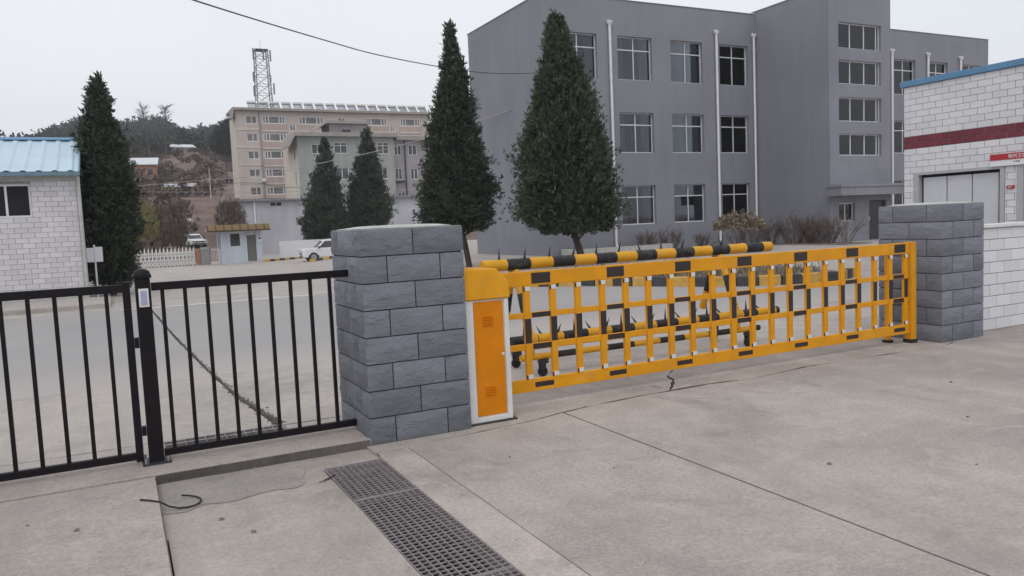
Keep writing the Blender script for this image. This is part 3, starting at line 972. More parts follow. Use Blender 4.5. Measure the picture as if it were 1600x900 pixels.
def white_building():
    X, Y1, Y0 = 15.75, 11.61, 5.2
    t = thing('block_building', 'white block building with red stripe, blue fascia and folding doors', 'building', (X, Y1, 0))
    o = (X, Y1, 0)
    bh, bl = 0.135, 0.30
    nC = 31
    ops = [(Y1-11.37, Y1-9.40, 0.0, 2.31), (Y1-9.16, Y1-7.2, 0.0, 2.31)]
    # backing wall facing -X : run u = -Y
    m = MB(o); wall_holes(m, (X+0.012, Y1, 0), (0, -1, 0), (0.0, Y1-Y0), (0, nC*bh), ops, 0.2)
    m.build('wall', 'mortar_grey', t)
    m = MB(o)
    m.box(X+0.02, Y1-0.2, 0, X+7, Y1-0.01, nC*bh); m.box(X+0.02, Y0, 0, X+7, Y0+0.2, nC*bh); m.box(X+6.8, Y0, 0, X+7, Y1, nC*bh)
    m.box(X+0.3, Y0, -0.02, X+6.9, Y1-0.2, 0.01)
    m.build('side_wall', 'white_block', t)
    m = MB(o); m.box(X-0.05, Y0-0.1, nC*bh+0.002, X+7.1, Y1+0.06, nC*bh+0.13); m.build('fascia', 'blue_trim', t, bevel=0.01)
    # block facing; local u along -Y means rotation -90 degrees
    block_wall(t, (0, 0, 0), -math.pi/2, 3.3, 0.0, nC, bl, bh, 0.011, lambda c: 'red_block' if c in (21, 22) else 'white_block', ops, gap=0.007)
    # the rest of the wall, seen only from elsewhere
    m = MB(o)
    for c in range(nC):
        k = 0
        while True:
            a = 3.3+k*bl+(0.15 if c % 2 else 0); k += 1
            if a+bl > Y1-Y0: break
            if a+bl > ops[1][0] and a < ops[1][1] and c*bh < 2.31: continue
            if c in (21, 22): continue
            m.box(X+0.001, Y1-a-bl+0.007, c*bh+0.0035, X+0.0115, Y1-a, (c+1)*bh-0.0035)
    m.build('block_facing', 'white_block', t, kind='stuff')
    m = MB(o); m.box(X+0.001, Y0, 21*bh, X+0.0115, Y1-3.6, 23*bh); m.build('red_stripe', 'red_block', t)
    # folding doors
    for (a, b, label) in ((9.40, 11.37, 0), (7.2, 9.16, 1)):
        m = MB(o)
        m.box(X-0.012, a, 0, X+0.12, a+0.09, 2.31); m.box(X-0.012, b-0.12, 0, X+0.12, b, 2.31)
        m.box(X-0.012, a+0.09, 2.25, X+0.12, b-0.12, 2.31)
        fr = m.build('door_frame', 'door_frame', t)
        m = MB(o); m.box(X+0.16, a+0.05, 0.0, X+0.19, b-0.05, 2.29); m.build('door_recess', 'dark_gap', t)
        n = 3
        aa, bb = a+0.16, b-0.16
        for k in range(n):
            w = (bb-aa)/n
            m = MB(o); m.box(X+0.085, aa+k*w+0.012, 0.03, X+0.13, aa+(k+1)*w-0.012, 2.19)
            dl = m.build('door_leaf', 'door_panel', t, bevel=0.006)
            if k == 1:
                m = MB(o); m.box(X+0.05, aa+k*w+0.06, 1.0, X+0.085, aa+k*w+0.09, 1.2); m.build('handle', 'steel_dark', dl)
    return t
wb = white_building()

def text_mesh(s, size, mat, name='lettering', extr=0.002):
    cu = bpy.data.curves.new(name, 'FONT')
    cu.body = s; cu.size = size; cu.extrude = extr; cu.align_x = 'LEFT'
    ob = bpy.data.objects.new(name, cu)
    COL.objects.link(ob)
    dg = bpy.context.evaluated_depsgraph_get()
    me = bpy.data.meshes.new_from_object(ob.evaluated_get(dg))
    bpy.data.objects.remove(ob); bpy.data.curves.remove(cu)
    me.materials.clear(); me.materials.append(MAT[mat])
    me.name = name
    return me
def wall_text(parent, s, size, mat, loc):
    o = place('lettering', text_mesh(s, size, mat), parent, loc)
    Mx = Matrix(((0, 0, -1), (-1, 0, 0), (0, 1, 0)))
    o.rotation_euler = Mx.to_euler()
    return o
sg = thing('shop_sign', 'red and white name board above the folding doors of the white building', 'sign', (15.72, 9.66, 2.3))
m = MB(); m.box(-0.03, -2.4, 0.115, 0.012, 0, 0.235); m.build('red_band', 'sign_red', sg)
m = MB(); m.box(-0.022, -2.4, 0.0, 0.012, -0.004, 0.114); m.build('white_band', 'sign_white', sg)
wall_text(sg, '朝州卫生室', 0.085, 'sign_white', (-0.0325, -0.36, 0.145))
wall_text(sg, '门 诊 部', 0.035, 'ink', (-0.0245, -0.45, 0.055))
np_ = thing('door_number_plate', 'small red number plate on the pier between two folding doors', 'sign', (15.737, 9.345, 1.845))
m = MB(); m.box(-0.012, -0.14, 0, 0.01, 0, 0.065); m.build('plate', 'sign_red', np_)
wall_text(np_, '107', 0.05, 'sign_white', (-0.0145, -0.02, 0.014))

def shed():
    Yf, XR, XL = 24.07, -0.80, -9.0
    t = thing('block_shed', 'whitewashed block shed with a pale blue sheet-metal roof', 'shed', (XR, Yf, 0))
    o = (XR, Yf, 0)
    bh, bl, nC = 0.135, 0.30, 24
    H = nC*bh
    L = 2.6
    ops = [(2.6-(-1.89-(-3.40)), 0, 0, 0)]
    wx0, wx1, wz0, wz1 = -3.55, -1.86, 2.30, 3.18
    m = MB(o); wall_holes(m, (0, Yf+0.012, 0), (1, 0, 0), (XL, XR), (-0.1, 3.46), [(wx0, wx1, wz0, wz1)], 0.14); m.build('wall', 'mortar_grey', t)
    m = MB(o)
    m.box(XR-0.16, Yf+0.02, 0, XR-0.004, 30.2, 3.46); m.box(XL, Yf+0.02, 0, XL+0.15, 30.2, 3.46); m.box(XL, 30.05, 0, XR, 30.2, 3.46)
    m.prism([(Yf+0.02, 3.46), (27.07, 4.55), (30.2, 3.46)], XR-0.15, XR-0.006, 'x')
    m.prism([(Yf+0.02, 3.46), (27.07, 4.55), (30.2, 3.46)], XL, XL+0.15, 'x')
    m.build('side_wall', 'shed_block', t)
    m = MB(o); m.box(XL+0.2, 27.5, 0, XR-0.2, 27.55, 3.4); m.box(XL+.2, Yf+.3, 1.9, XR-.2, 27.5, 1.95); m.build('inner_wall', 'interior', t)
    # block facing
    org_u = XR-3.3
    block_wall(t, (-3.3, 0, 0), 0.0, 3.3, 0.0, nC, bl, bh, 0.0115, lambda c: 'shed_block',
               [(wx0-org_u, wx1-org_u, wz0-0.02, wz1+0.02)], gap=0.006)
    m = MB(o)
    for c in range(nC):
        k = 0
        while True:
            b = org_u-k*bl-(0.15 if c % 2 else 0); k += 1
            if b-bl < XL: break
            m.box(b-bl+0.006, Yf+0.001, c*bh+0.003, b, Yf+0.0115, (c+1)*bh-0.003)
    m.build('block_facing', 'shed_block', t, kind='stuff')
    m = MB(o); m.box(XL, Yf-0.012, H+0.002, XR, Yf+0.0115, 3.44); m.build('lintel_band', 'mortar_pale', t)
    m = MB(o); m.box(XL, Yf-0.06, -0.05, XR+0.05, Yf-0.003, 0.22); m.build('plinth', 'mortar_pale', t)
    # window
    w = window_at(t, wx0-XR, wx1-XR, wz0, wz1, 0.07, [0.333, 0.666], [], fw=0.055, mat='pvc_white', glassmat='shed_glass')
    # corrugated roof sheets
    m = MB(o)
    def slope(y0, z0, y1, z1):
        n = int((XR+0.12-(XL-0.2))/0.06)
        prof = []
        for i in range(n+1):
            x = XL-0.2+(XR+0.12-(XL-0.2))*i/n
            ph = (i % 6)
            prof.append((x, 0.03 if ph in (0, 1) else 0.0))
        vs = [(x, y0, z0+h) for x, h in prof]+[(x, y1, z1+h) for x, h in prof]
        m.add(vs, [(i, i+1, n+2+i, n+1+i) for i in range(n)])
    slope(23.78, 3.47, 27.07, 4.66)
    slope(27.07, 4.66, 30.4, 3.47)
    m.build('roof', 'blue_roof', t)
    m = MB(o); m.prism([(26.85, 4.62), (27.07, 4.70), (27.29, 4.62), (27.29, 4.65), (27.07, 4.735), (26.85, 4.65)], XL-0.22, XR+0.13, 'x'); m.build('ridge_cap', 'blue_trim', t)
    m = MB(o); m.prism([(23.74, 3.36), (23.79, 3.36), (23.79, 3.465), (23.74, 3.465)], XL-0.2, XR+0.11, 'x'); m.build('eave_trim', 'blue_roof_edge', t)
    m = MB(o)
    m.prism([(23.78, 3.36), (27.07, 4.55), (30.4, 3.36), (30.4, 3.5), (27.07, 4.69), (23.78, 3.5)], XR+0.095, XR+0.125, 'x'); m.build('verge_trim', 'blue_roof_edge', t)
    m = MB(); m.tube((0.05, -0.06, 0.05), (0.05, -0.06, 3.36), 0.05, n=10); m.build('downpipe', 'mortar_pale', t, smooth=40)
shed()

def wall_low():
    t = thing('low_block_wall', 'low white block wall running away from the grey pillar beside the forecourt', 'wall', (9.23, 5.95, 0))
    L = 6.2
    m = MB(); m.box(0, 0.012, 0, L, 0.2, 1.28); m.build('core', 'mortar_grey', t)
    block_wall(t, (0, 0, 0), 0.0, 3.0, 0.0, 9, 0.30, 0.142, 0.0115, lambda c: 'white_block', gap=0.008)
    m = MB()
    for c in range(9):
        k = 0
        while True:
            a = 3.0+k*0.3+(0.15 if c % 2 else 0); k += 1
            if a+0.3 > L: break
            m.box(a, 0.001, c*0.142+0.004, a+0.292, 0.0115, (c+1)*0.142-0.004)
    m.build('block_facing', 'white_block', t, kind='stuff')
    m = MB(); m.box(-0.02, -0.03, 1.282, L, 0.23, 1.325); m.build('coping', 'white_cap', t, bevel=0.006)
wall_low()
pillar('grey split-face block pillar beside the barrier cabinet and black railing', 1.58, 5.55)
pillar('grey split-face block pillar at the free end of the barrier boom', 8.43, 5.73, 0.78, 0.84)

# ------------------------------------------------------------------ far buildings
def solid(parent, o, name, mat, *boxes, **kw):
    m = MB(o)
    for b in boxes: m.box(*b)
    return m.build(name, mat, parent, **kw)

def annex():
    X0, X1, Y = 12.4, 35.2, 92.0
    t = thing('podium_annexe', 'single-storey grey podium building with a flat slab roof below the apartments', 'building', (X0, Y, 0))
    o = (X0, Y, 0)
    m = MB(o); wall_holes(m, (0, Y, 0), (1, 0, 0), (X0, X1), (-1.5, 5.3), [(16.1, 17.45, 4.66, 5.2)], 0.25); m.build('wall', 'annex_wall', t)
    solid(t, o, 'side_wall', 'annex_wall', (X0, Y+0.02, -1.5, X0+0.25, 107, 5.3), (X1-0.25, Y+0.02, -1.5, X1, 107, 5.3), (X0, 106.8, -1.5, X1, 107, 5.3), (X0+.3, Y+3, 3, X1-.3, Y+3.1, 5.3))
    solid(t, o, 'roof_slab', 'grey_trim', (X0-0.5, Y-0.5, 5.3, X1+0.2, 107.3, 5.52))
    window_at(t, 16.1-X0, 17.45-X0, 4.66, 5.2, 0.1, [0.5], [], fw=0.06, mat='pvc_white', glassmat='dark_glass')
    # courses of blockwork showing as recessed bands
    m = MB(o)
    for k in range(16):
        z = -0.3+k*0.35
        m.box(X0+1.9, Y-0.012, z, 16.1, Y-0.002, z+0.335); m.box(17.45, Y-0.012, z, X1-0.02, Y-0.002, z+0.335)
        if z < 4.3: m.box(16.1, Y-0.0118, z, 17.45, Y-0.002, z+0.335)
    m.build('block_courses', 'annex_wall', t, kind='stuff')
    m = MB(o); m.tube((14.35, Y-0.12, -0.5), (14.35, Y-0.12, 5.3), 0.11, n=8); m.build('downpipe', 'white_pipe', t, smooth=40)
    # open steel stair landing at the end
    m = MB(o)
    for z in (3.4, 4.9):
        m.box(X0-1.2, Y+0.2, z, X0, Y+3.0, z+0.1)
        for k in range(4): m.tube((X0-1.15, Y+0.3+k*0.85, z+0.1), (X0-1.15, Y+0.3+k*0.85, z+1.0), 0.03, n=5)
        m.bar((X0-1.15, Y+0.25, z+1.0), (X0-1.15, Y+3.0, z+1.0), 0.06, 0.06)
    m.tube((X0-1.1, Y+0.3, -1.2), (X0-1.1, Y+0.3, 5), 0.06, n=6); m.tube((X0-1.1, Y+2.9, -1.2), (X0-1.1, Y+2.9, 5), 0.06, n=6)
    m.build('stair_landing', 'mortar_pale', t)
annex()

def green_building():
    X0, X1, X2, Y = 23.0, 36.6, 43.0, 108.0
    t = thing('green_grey_apartment_block', 'green-grey three-storey block with overhanging eaves and white windows behind two conifers', 'building', (X0, Y, 5.5))
    o = (X0, Y, 5.5)
    wa = [(24.9, 26.5, 12.2, 13.5), (28.0, 29.85, 12.25, 13.75), (28.05, 29.85, 8.68, 10.3), (27.9, 29.2, 6.0, 6.8), (32.2, 33.6, 12.2, 13.7), (34.2, 35.85, 12.2, 13.8), (34.1, 35.5, 8.68, 10.25), (34.1, 35.4, 6.0, 6.7)]
    wb_ = [(36.95, 38.0, 12.1, 13.65), (39.1, 40.4, 12.1, 13.6), (36.95, 38.0, 8.6, 10.2), (39.3, 40.4, 8.6, 10.2), (37.2, 38.3, 6.0, 6.8)]
    m = MB(o); wall_holes(m, (0, Y, 0), (1, 0, 0), (X0, X1), (2.0, 14.5), wa, 0.2); m.build('wall', 'green_wall', t)
    m = MB(o); wall_holes(m, (0, Y+0.9, 0), (1, 0, 0), (X1-0.02, X2), (2.0, 14.2), wb_, 0.2); m.build('wall', 'mauve_wall', t)
    sw = [(1.5, 2.4, 11.6, 13.4), (1.5, 2.2, 8.0, 9.9)]
    m = MB(o)
    wall_holes(m, (X0, Y+10, 0), (0, -1, 0), (0, 10), (2.0, 14.5), [(7.4, 8.2, 11.6, 13.4), (7.6, 8.2, 8.0, 9.9)], 0.2)
    m.build('side_wall', 'cream', t)
    solid(t, o, 'rear_wall', 'green_wall', (X0+0.02, Y+9.8, 2, X2, Y+10, 14.4), (X2-0.2, Y+1, 2, X2, Y+9.8, 14.2), (X1-0.2, Y+0.02, 2, X1, Y+0.9, 14.4))
    solid(t, o, 'floor_slabs', 'interior', (X0+.2, Y+.3, 4.6, X2-.3, Y+9.7, 4.8), (X0+.2, Y+1.2, 7.6, X2-.3, Y+9.7, 7.8), (X0+.2, Y+1.2, 11.2, X2-.3, Y+9.7, 11.4), (X0+.3, Y+4, 2, X2-.3, Y+4.1, 14.3))
    for a, b, c, d in wa: window_at(t, a-X0, b-X0, c-5.5, d-5.5, 0.08, [0.5] if b-a > 1 else [], [0.72] if d-c > 1.45 and c > 11 else [], fw=0.08, mat='pvc_white', glassmat='dark_glass')
    for a, b, c, d in wb_: window_at(t, a-X0, b-X0, c-5.5, d-5.5, 0.98, [0.5], [], fw=0.08, mat='pvc_white', glassmat='dark_glass')
    m = MB(o)
    for a in (7.4, 7.6): pass
    m.box(X0+0.1, Y+1.8, 11.6, X0+0.15, Y+2.6, 13.4); m.box(X0+0.1, Y+1.8, 8.0, X0+0.15, Y+2.4, 9.9); m.build('side_window', 'dark_glass', t)
    # eaves
    r_ = solid(t, o, 'eave', 'beige_eave', (X0-0.4, Y-0.9, 14.5, X1+0.5, Y+6.4, 15.05), (X1+0.52, Y+0.1, 14.2, X2+0.4, Y+10.4, 14.75))
    m = MB(o)
    m.prism([(X0-0.42, 15.0), (X0-1.2, 13.3), (X0-1.2, 13.05), (X0-0.42, 14.5)], Y-0.9, Y+6.0, 'y'); m.build('pitched_eave', 'beige_eave', t)
    sh = solid(t, o, 'roof_stair_house', 'mauve_wall', (27.9, Y+1.5, 15.05, 33.0, Y+6, 16.5))
    solid(t, o, 'roof_slab', 'beige_eave', (27.4, Y+0.9, 16.5, 33.6, Y+6.5, 16.85))
    m = MB(o); m.prism([(27.38, 16.83), (26.2, 15.9), (26.2, 15.72), (27.38, 16.5)], Y+0.9, Y+6.5, 'y'); m.build('pitched_eave', 'beige_eave', t)
    m = MB(o); m.tube((38.5, Y+0.75, 5), (38.5, Y+0.75, 14.2), 0.09, n=7); m.build('downpipe', 'steel_dark', t, smooth=40)
    solid(t, o, 'balcony_tray', 'steel_dark', (36.9, Y+0.3, 8.2, 38.2, Y+0.88, 8.4))
    solid(t, o, 'rooftop_equipment', 'steel_dark', (29.6, Y+0.5, 15.06, 30.6, Y+1.2, 15.6))
green_building()

def pink_building():
    X0, X1, Y = 19.2, 53.0, 136.0
    t = thing('pink_apartment_block', 'pale pink five-storey apartment block with glazed balconies and flat roof', 'building', (X0, Y, 6))
    o = (X0, Y, 6)
    tops = [21.2, 18.3, 15.4, 12.4, 9.42]
    ops = []
    for zt in tops:
        ops.append((20.8, 22.6, zt-1.35, zt))
        for a, b in ((23.5, 27.25), (29.5, 33.7), (41.1, 45.1), (47.6, 51.4)): ops.append((a, b, zt-1.3, zt+0.05))
        ops.append((27.9, 28.9, zt-2.45, zt-1.3))
        ops.append((36.2, 37.5, zt-1.3, zt)); ops.append((45.7, 46.5, zt-2.4, zt-1.3))
    m = MB(o); wall_holes(m, (0, Y, 0), (1, 0, 0), (X0, X1), (3, 22), ops, 0.2); m.build('wall', 'pink_wall', t)
    solid(t, o, 'side_wall', 'cream', (X0-0.02, Y+0.02, 3, X0+0.2, Y+7, 22), (X1-0.2, Y+0.02, 3, X1, Y+7, 22), (X0, Y+6.8, 3, X1, Y+7, 22))
    solid(t, o, 'floor_slabs', 'interior', *[(X0+.3, Y+.4, z, X1-.3, Y+6.6, z+.15) for z in (7, 10, 13, 16, 19)], (X0+.3, Y+3, 3, X1-.3, Y+3.1, 21.9))
    for a, b, c, d in ops:
        w = b-a
        cols = [0.13, 0.27, 0.73, 0.87] if w > 3 else ([0.55] if w > 1.2 else [0.5])
        window_at(t, a-X0, b-X0, c-6, d-6, 0.06, cols, [], fw=0.15 if w > 3 else 0.12, mat='pvc_white', glassmat='reflection_grey_glass')
    bands, ledges = MB(o), MB(o)
    for zt in tops:
        for a, b in ((23.3, 27.4), (29.3, 33.9), (40.9, 45.3), (47.4, 51.6)):
            m = MB(o); m.box(a, Y-0.12, zt-2.35, b, Y-0.003, zt-1.36); m.build('balcony_front', 'pink_band', t)
            m = MB(o); m.box(a, Y-0.16, zt-2.6, b, Y-0.003, zt-2.36); m.build('ledge', 'cream', t)
        m = MB(o); m.box(X0, Y-0.08, zt-2.4, 23.28, Y-0.003, zt-2.22); m.build('ledge', 'cream', t)
    m = MB(o); m.tube((23.0, Y-0.15, 5), (23.0, Y-0.15, 21.9), 0.1, n=7); m.build('downpipe', 'mauve_wall', t, smooth=40)
    solid(t, o, 'roof_slab', 'beige_eave', (X0-0.45, Y-0.8, 22.0, X1+0.6, Y+7.4, 22.4))
    m = MB(o); m.prism([(X0-0.46, 22.39), (X0-0.62, 20.7), (X0-0.45, 20.6), (X0-0.2, 22.0), (X0-0.46, 22.0)], Y-0.8, Y+2.5, 'y'); m.build('pitched_eave', 'beige_eave', t)
    solid(t, o, 'ac_unit', 'white_metal', (22.6, Y-0.5, 10.3, 23.4, Y-0.09, 10.85), )
pink_building()
def heaters():
    proto = thing('solar_water_heater', 'white solar water heater standing in the row on the pink block roof', 'water heater', (0, 0, 0), 0, 'solar heaters on the apartment roof')
    m = MB(); m.tube((-0.75, 0.55, 0.72), (0.75, 0.55, 0.72), 0.2, n=10); m.build('tank', 'white_metal', proto, smooth=40)
    m = MB()
    for k in range(9): m.tube((-0.66+k*0.165, -0.35, 0.06), (-0.66+k*0.165, 0.5, 0.66), 0.045, n=5)
    m.build('tube_array', 'solar_tube', proto, kind='stuff')
    m = MB()
    for x in (-0.6, 0.6):
        m.bar((x, 0.55, 0), (x, 0.55, 0.55), 0.04, 0.04); m.bar((x, -0.4, 0), (x, 0.5, 0.6), 0.04, 0.04)
    m.bar((-0.7, -0.38, 0.03), (0.7, -0.38, 0.03), 0.06, 0.06)
    m.build('stand', 'white_metal', proto)
    xs = [22.0+1.87*k for k in range(17)]
    for i, x in enumerate(xs):
        if i == 0: r_ = proto
        else:
            r_ = proto.copy(); COL.objects.link(r_)
            for ch in proto.children:
                c = ch.copy(); COL.objects.link(c); c.parent = r_
        r_.location = (x, 135.8, 22.4); r_.scale = (0.98, 1.2, 1.45)
heaters()

def lattice_tower():
    X, Y, zb, zt = 33.5, 190.0, 15.0, 44.0
    t = thing('telecom_mast', 'steel lattice telecom mast with antennas above the apartment roof', 'mast', (X, Y, zb))
    def hw(z): return 2.1-(z-zb)/(zt-zb)*0.75
    cs = [(-1, -1), (1, -1), (1, 1), (-1, 1)]
    for sx, sy in cs:
        m = MB((X, Y, zb)); m.tube((X+sx*hw(zb), Y+sy*hw(zb), zb), (X+sx*hw(zt), Y+sy*hw(zt), zt), 0.14, 0.1, 6); m.build('leg', 'tower_steel', t)
    m = MB((X, Y, zb))
    z = zb
    while z < zt-1:
        z2 = min(zt, z+2.1)
        for i in range(4):
            a, b = cs[i], cs[(i+1) % 4]
            p = lambda c, zz: (X+c[0]*hw(zz), Y+c[1]*hw(zz), zz)
            m.bar(p(a, z2), p(b, z2), 0.09, 0.09); m.bar(p(a, z), p(b, z2), 0.07, 0.07); m.bar(p(b, z), p(a, z2), 0.07, 0.07)
        z = z2
    m.build('bracing', 'tower_steel', t)
    m = MB((X, Y, zb)); m.box(X-1.5, Y-1.5, zt-0.1, X+1.5, Y+1.5, zt); m.build('platform', 'tower_steel', t)
    for dx_, dy, z, h in ((-1.9, -1.2, 41.5, 2.6), (1.9, -1.2, 41.3, 2.6), (0.2, -1.9, 41.4, 2.4), (-2.1, -0.8, 36.6, 2.2), (2.3, -1.0, 33.8, 2.6), (-2.2, -1.0, 33.2, 2.4), (2.0, 0.8, 37.0, 1.5)):
        m = MB((X, Y, zb)); m.box(X+dx_-0.16, Y+dy-0.08, z, X+dx_+0.16, Y+dy+0.08, z+h); m.bar((X+dx_*0.7, Y+dy*0.7, z+h/2), (X+dx_, Y+dy, z+h/2), 0.08, 0.08); m.build('antenna', 'tower_steel', t)
    m = MB((X, Y, zb)); m.tube((X, Y, zt), (X, Y, zt+2.2), 0.04, n=5); m.build('lightning_rod', 'tower_steel', t)
lattice_tower()

def small_house(label, x, y, w, d, h, rz, wall, roof, rise):
    z = hill_z(x, y)-0.3
    t = thing('hillside_house', label, 'house', (x, y, z), rz)
    m = MB(); m.box(-w/2, -d/2, -1.5, w/2, d/2, h); m.prism([(-d/2, h), (0, h+rise-0.1), (d/2, h)], -w/2, w/2, 'x'); m.build('wall', wall, t)
    m = MB(); m.prism([(-d/2-0.4, h-0.1), (0, h+rise), (d/2+0.4, h-0.1), (d/2+0.4, h+0.08), (0, h+rise+0.18), (-d/2-0.4, h+0.08)], -w/2-0.4, w/2+0.4, 'x'); m.build('roof', roof, t)
    for k in (-0.25, 0.25):
        m = MB(); m.box(w*k-0.5, -d/2-0.06, h*0.35, w*k+0.5, -d/2-0.003, h*0.75); m.build('window', 'dark_glass', t)
small_house('small orange brick house with a white sheet roof on the hillside', 7.2, 190, 5.0, 5.0, 3.4, R(-8), 'brick_orange', 'tin_roof', 1.5)
small_house('pale flat farmhouse below the pine wood beside the brown slope', 18.2, 236, 6, 5, 2.4, R(12), 'rubble', 'tin_roof', 0.9)
small_house('low grey stone hut at the foot of the brown hillside', 6.2, 100, 3.4, 2.6, 2.0, R(5), 'rubble', 'rubble', 0.25)
small_house('low whitewashed ruin beside the stone hut on the lower slope', 11.3, 152, 4.5, 3, 1.5, R(-6), 'rubble', 'tin_roof', 0.4)

# ------------------------------------------------------------------ vegetation
def shards(P, Dr, L, W, K, jit, rs):
    """K narrow leaf blades per spray at P pointing along Dr; returns vertices, triangles"""
    n = len(P)
    P = np.repeat(P, K, 0); D = np.repeat(Dr, K, 0)
    Ls = np.repeat(L, K)*rs.uniform(0.55, 1.15, n*K); Ws = np.repeat(W, K)*rs.uniform(0.7, 1.3, n*K)
    D = D + rs.normal(0, jit, D.shape); D /= np.linalg.norm(D, axis=1)[:, None]
    A = rs.normal(0, 1, D.shape); S = np.cross(D, A); S /= np.linalg.norm(S, axis=1)[:, None]
    B = P + rs.normal(0, 1, P.shape)*(Ls*0.25)[:, None]
    a = B - S*(Ws*0.35)[:, None]; b = B + S*(Ws*0.35)[:, None]
    mid = B + D*(Ls*0.5)[:, None]
    c = mid + S*(Ws*0.6)[:, None]; d = mid - S*(Ws*0.6)[:, None]
    t = B + D*Ls[:, None]
    V = np.stack([a, b, c, t, d], 1).reshape(-1, 3)
    i = np.arange(n*K)*5
    F = np.concatenate([np.stack([i, i+1, i+2], 1), np.stack([i, i+2, i+4], 1), np.stack([i+4, i+2, i+3], 1)], 0)
    return V, F, n*K

def juniper(label, base, prof, lean, n, K, blade, seed, mat='juniper', trunk_r=0.12, zc=1.3, limbs=True, grp=None, lobes=0.16, shrink=1.0):
    """prof: (z, radius, axis offset x) above ground; zc: height where foliage starts"""
    rs = np.random.default_rng(seed); rr = random.Random(seed)
    t = thing('juniper_tree', label, 'tree', base)
    zs = np.array([p[0] for p in prof]); rad = np.array([p[1] for p in prof])*shrink; ax = np.array([p[2] for p in prof])
    zt = zs[-1]
    # branch tips first, in proportion to radius; sprays gather round the tips
    zz = np.linspace(zc, zt, 400); wts = np.interp(zz, zs, rad)+0.10; cdf = np.cumsum(wts)/wts.sum()
    ph = rs.uniform(0, 6.28, 12)
    def surf(z, th):
        lob = (0.5*np.sin(3*th+ph[0]+1.3*z)+0.45*np.sin(5*th+ph[1]-2.1*z)+0.5*np.sin(7*th+ph[2]+3.7*z)+0.4*np.sin(2*th+ph[3]+5.1*z))
        return np.interp(z, zs, rad)*(1+lobes*lob*0.75)+0.02
    nC = max(60, n//42)
    zC = np.interp((np.arange(nC)+rs.random(nC))/nC, cdf, zz); thC = (np.arange(nC)*2.39996+rs.normal(0, 0.5, nC)) % (2*np.pi)
    fC = 1-0.30*rs.random(nC)**1.3
    fC = np.where(rs.random(nC) < 0.10, rs.uniform(1.0, 1.14, nC), fC)
    RC = surf(zC, thC)
    sC = (0.085*np.interp(zC, zs, rad)+0.055)*rs.uniform(0.7, 1.4, nC)
    k = rs.integers(0, nC, n)
    th = thC[k]; z = zC[k]
    deep = rs.random(n) < 0.24
    shoot = (~deep) & (rs.random(n) < 0.10)
    off = rs.normal(0, 1, (n, 3))*sC[k][:, None]; off[:, 2] = np.abs(off[:, 2])*1.7-0.6*sC[k]
    axx = np.interp(z, zs, ax)
    f = np.where(deep, rs.uniform(0.08, 0.72, n), fC[k])
    tin = np.where(deep, rs.uniform(0, 2*np.pi, n), th)
    P = np.stack([axx+RC[k]*f*np.cos(tin), RC[k]*f*np.sin(tin), z], 1)+off
    th = tin
    P[:, 2] += np.where(shoot, blade*0.8, 0)
    up = np.interp((z-zc)/(zt-zc), [0, 0.25, 1], [0.45, 0.9, 1.6])
    Dr = np.stack([np.cos(th), np.sin(th), up], 1); Dr += rs.normal(0, 0.25, Dr.shape); Dr /= np.linalg.norm(Dr, axis=1)[:, None]
    L = np.where(shoot, blade*1.35, np.where(deep, blade*1.5, blade))*rs.uniform(0.7, 1.25, n)
    V, F, nb = shards(P, Dr, L, L*np.where(deep, 0.34, 0.22), K, 0.42, rs)
    clump = np.repeat(rs.normal(0.48, 0.17, nC)[k]+rs.normal(0, 0.14, n), K)
    tint = np.clip(np.tile(clump, 3), 0, 1)
    o = place('crown', arr_mesh('crown', V, F, mat, tint), t)
    # trunk and limbs
    m = MB()
    pts = []
    for k in range(9):
        q = k/8*zt*0.8
        pts.append((float(np.interp(q, zs, ax)) + 0.03*math.sin(q*2+seed), 0.03*math.cos(q*1.7), q-0.05))
    m.path(pts, trunk_r, 10, trunk_r*0.25)
    m.build('trunk', 'bark', t, smooth=60)
    if limbs:
        for k in range(9):
            q = zc*0.75+k*0.16
            a = k*2.4+seed
            p0 = Vector((float(np.interp(q, zs, ax)), 0, q-0.05)); L_ = float(np.interp(q+0.3, zs, rad))*0.75
            p1 = p0+Vector((math.cos(a)*L_*0.5, math.sin(a)*L_*0.5, 0.22)); p2 = p0+Vector((math.cos(a)*L_, math.sin(a)*L_, 0.62))
            m = MB(); m.path([p0, p1, p2], trunk_r*0.36, 6, 0.012); m.build('limb', 'bark', t, smooth=60)
    return t

juniper('broad dark juniper on a leaning trunk in front of the grey office windows', (15.28, 24.2, 0),
        [(0, 0, 0), (1.15, 1.5, -0.45), (1.5, 2.0, -0.6), (2.4, 2.10, -0.66), (3.6, 1.93, -0.68), (4.6, 1.6, -0.68), (5.6, 1.22, -0.70), (6.6, 0.86, -0.74), (7.6, 0.52, -0.80), (8.2, 0.3, -0.85), (8.65, 0.04, -0.88)],
        0, 27000, 6, 0.13, 11, trunk_r=0.14, zc=1.2, shrink=0.75)
juniper('tall slender juniper standing beside the grey gable wall', (12.23, 27.7, 0),
        [(0, 0, 0), (1.35, 0.9, -0.25), (1.8, 1.55, -0.42), (2.6, 1.56, -0.45), (4.3, 1.15, -0.42), (5.6, 0.86, -0.36), (6.6, 0.6, -0.30), (7.5, 0.36, -0.32), (8.0, 0.16, -0.35), (8.3, 0.13, -0.36), (8.95, 0.01, -0.37)],
        0, 20000, 6, 0.12, 23, 'juniper_dark', trunk_r=0.12, zc=1.4, lobes=0.2, shrink=0.79)
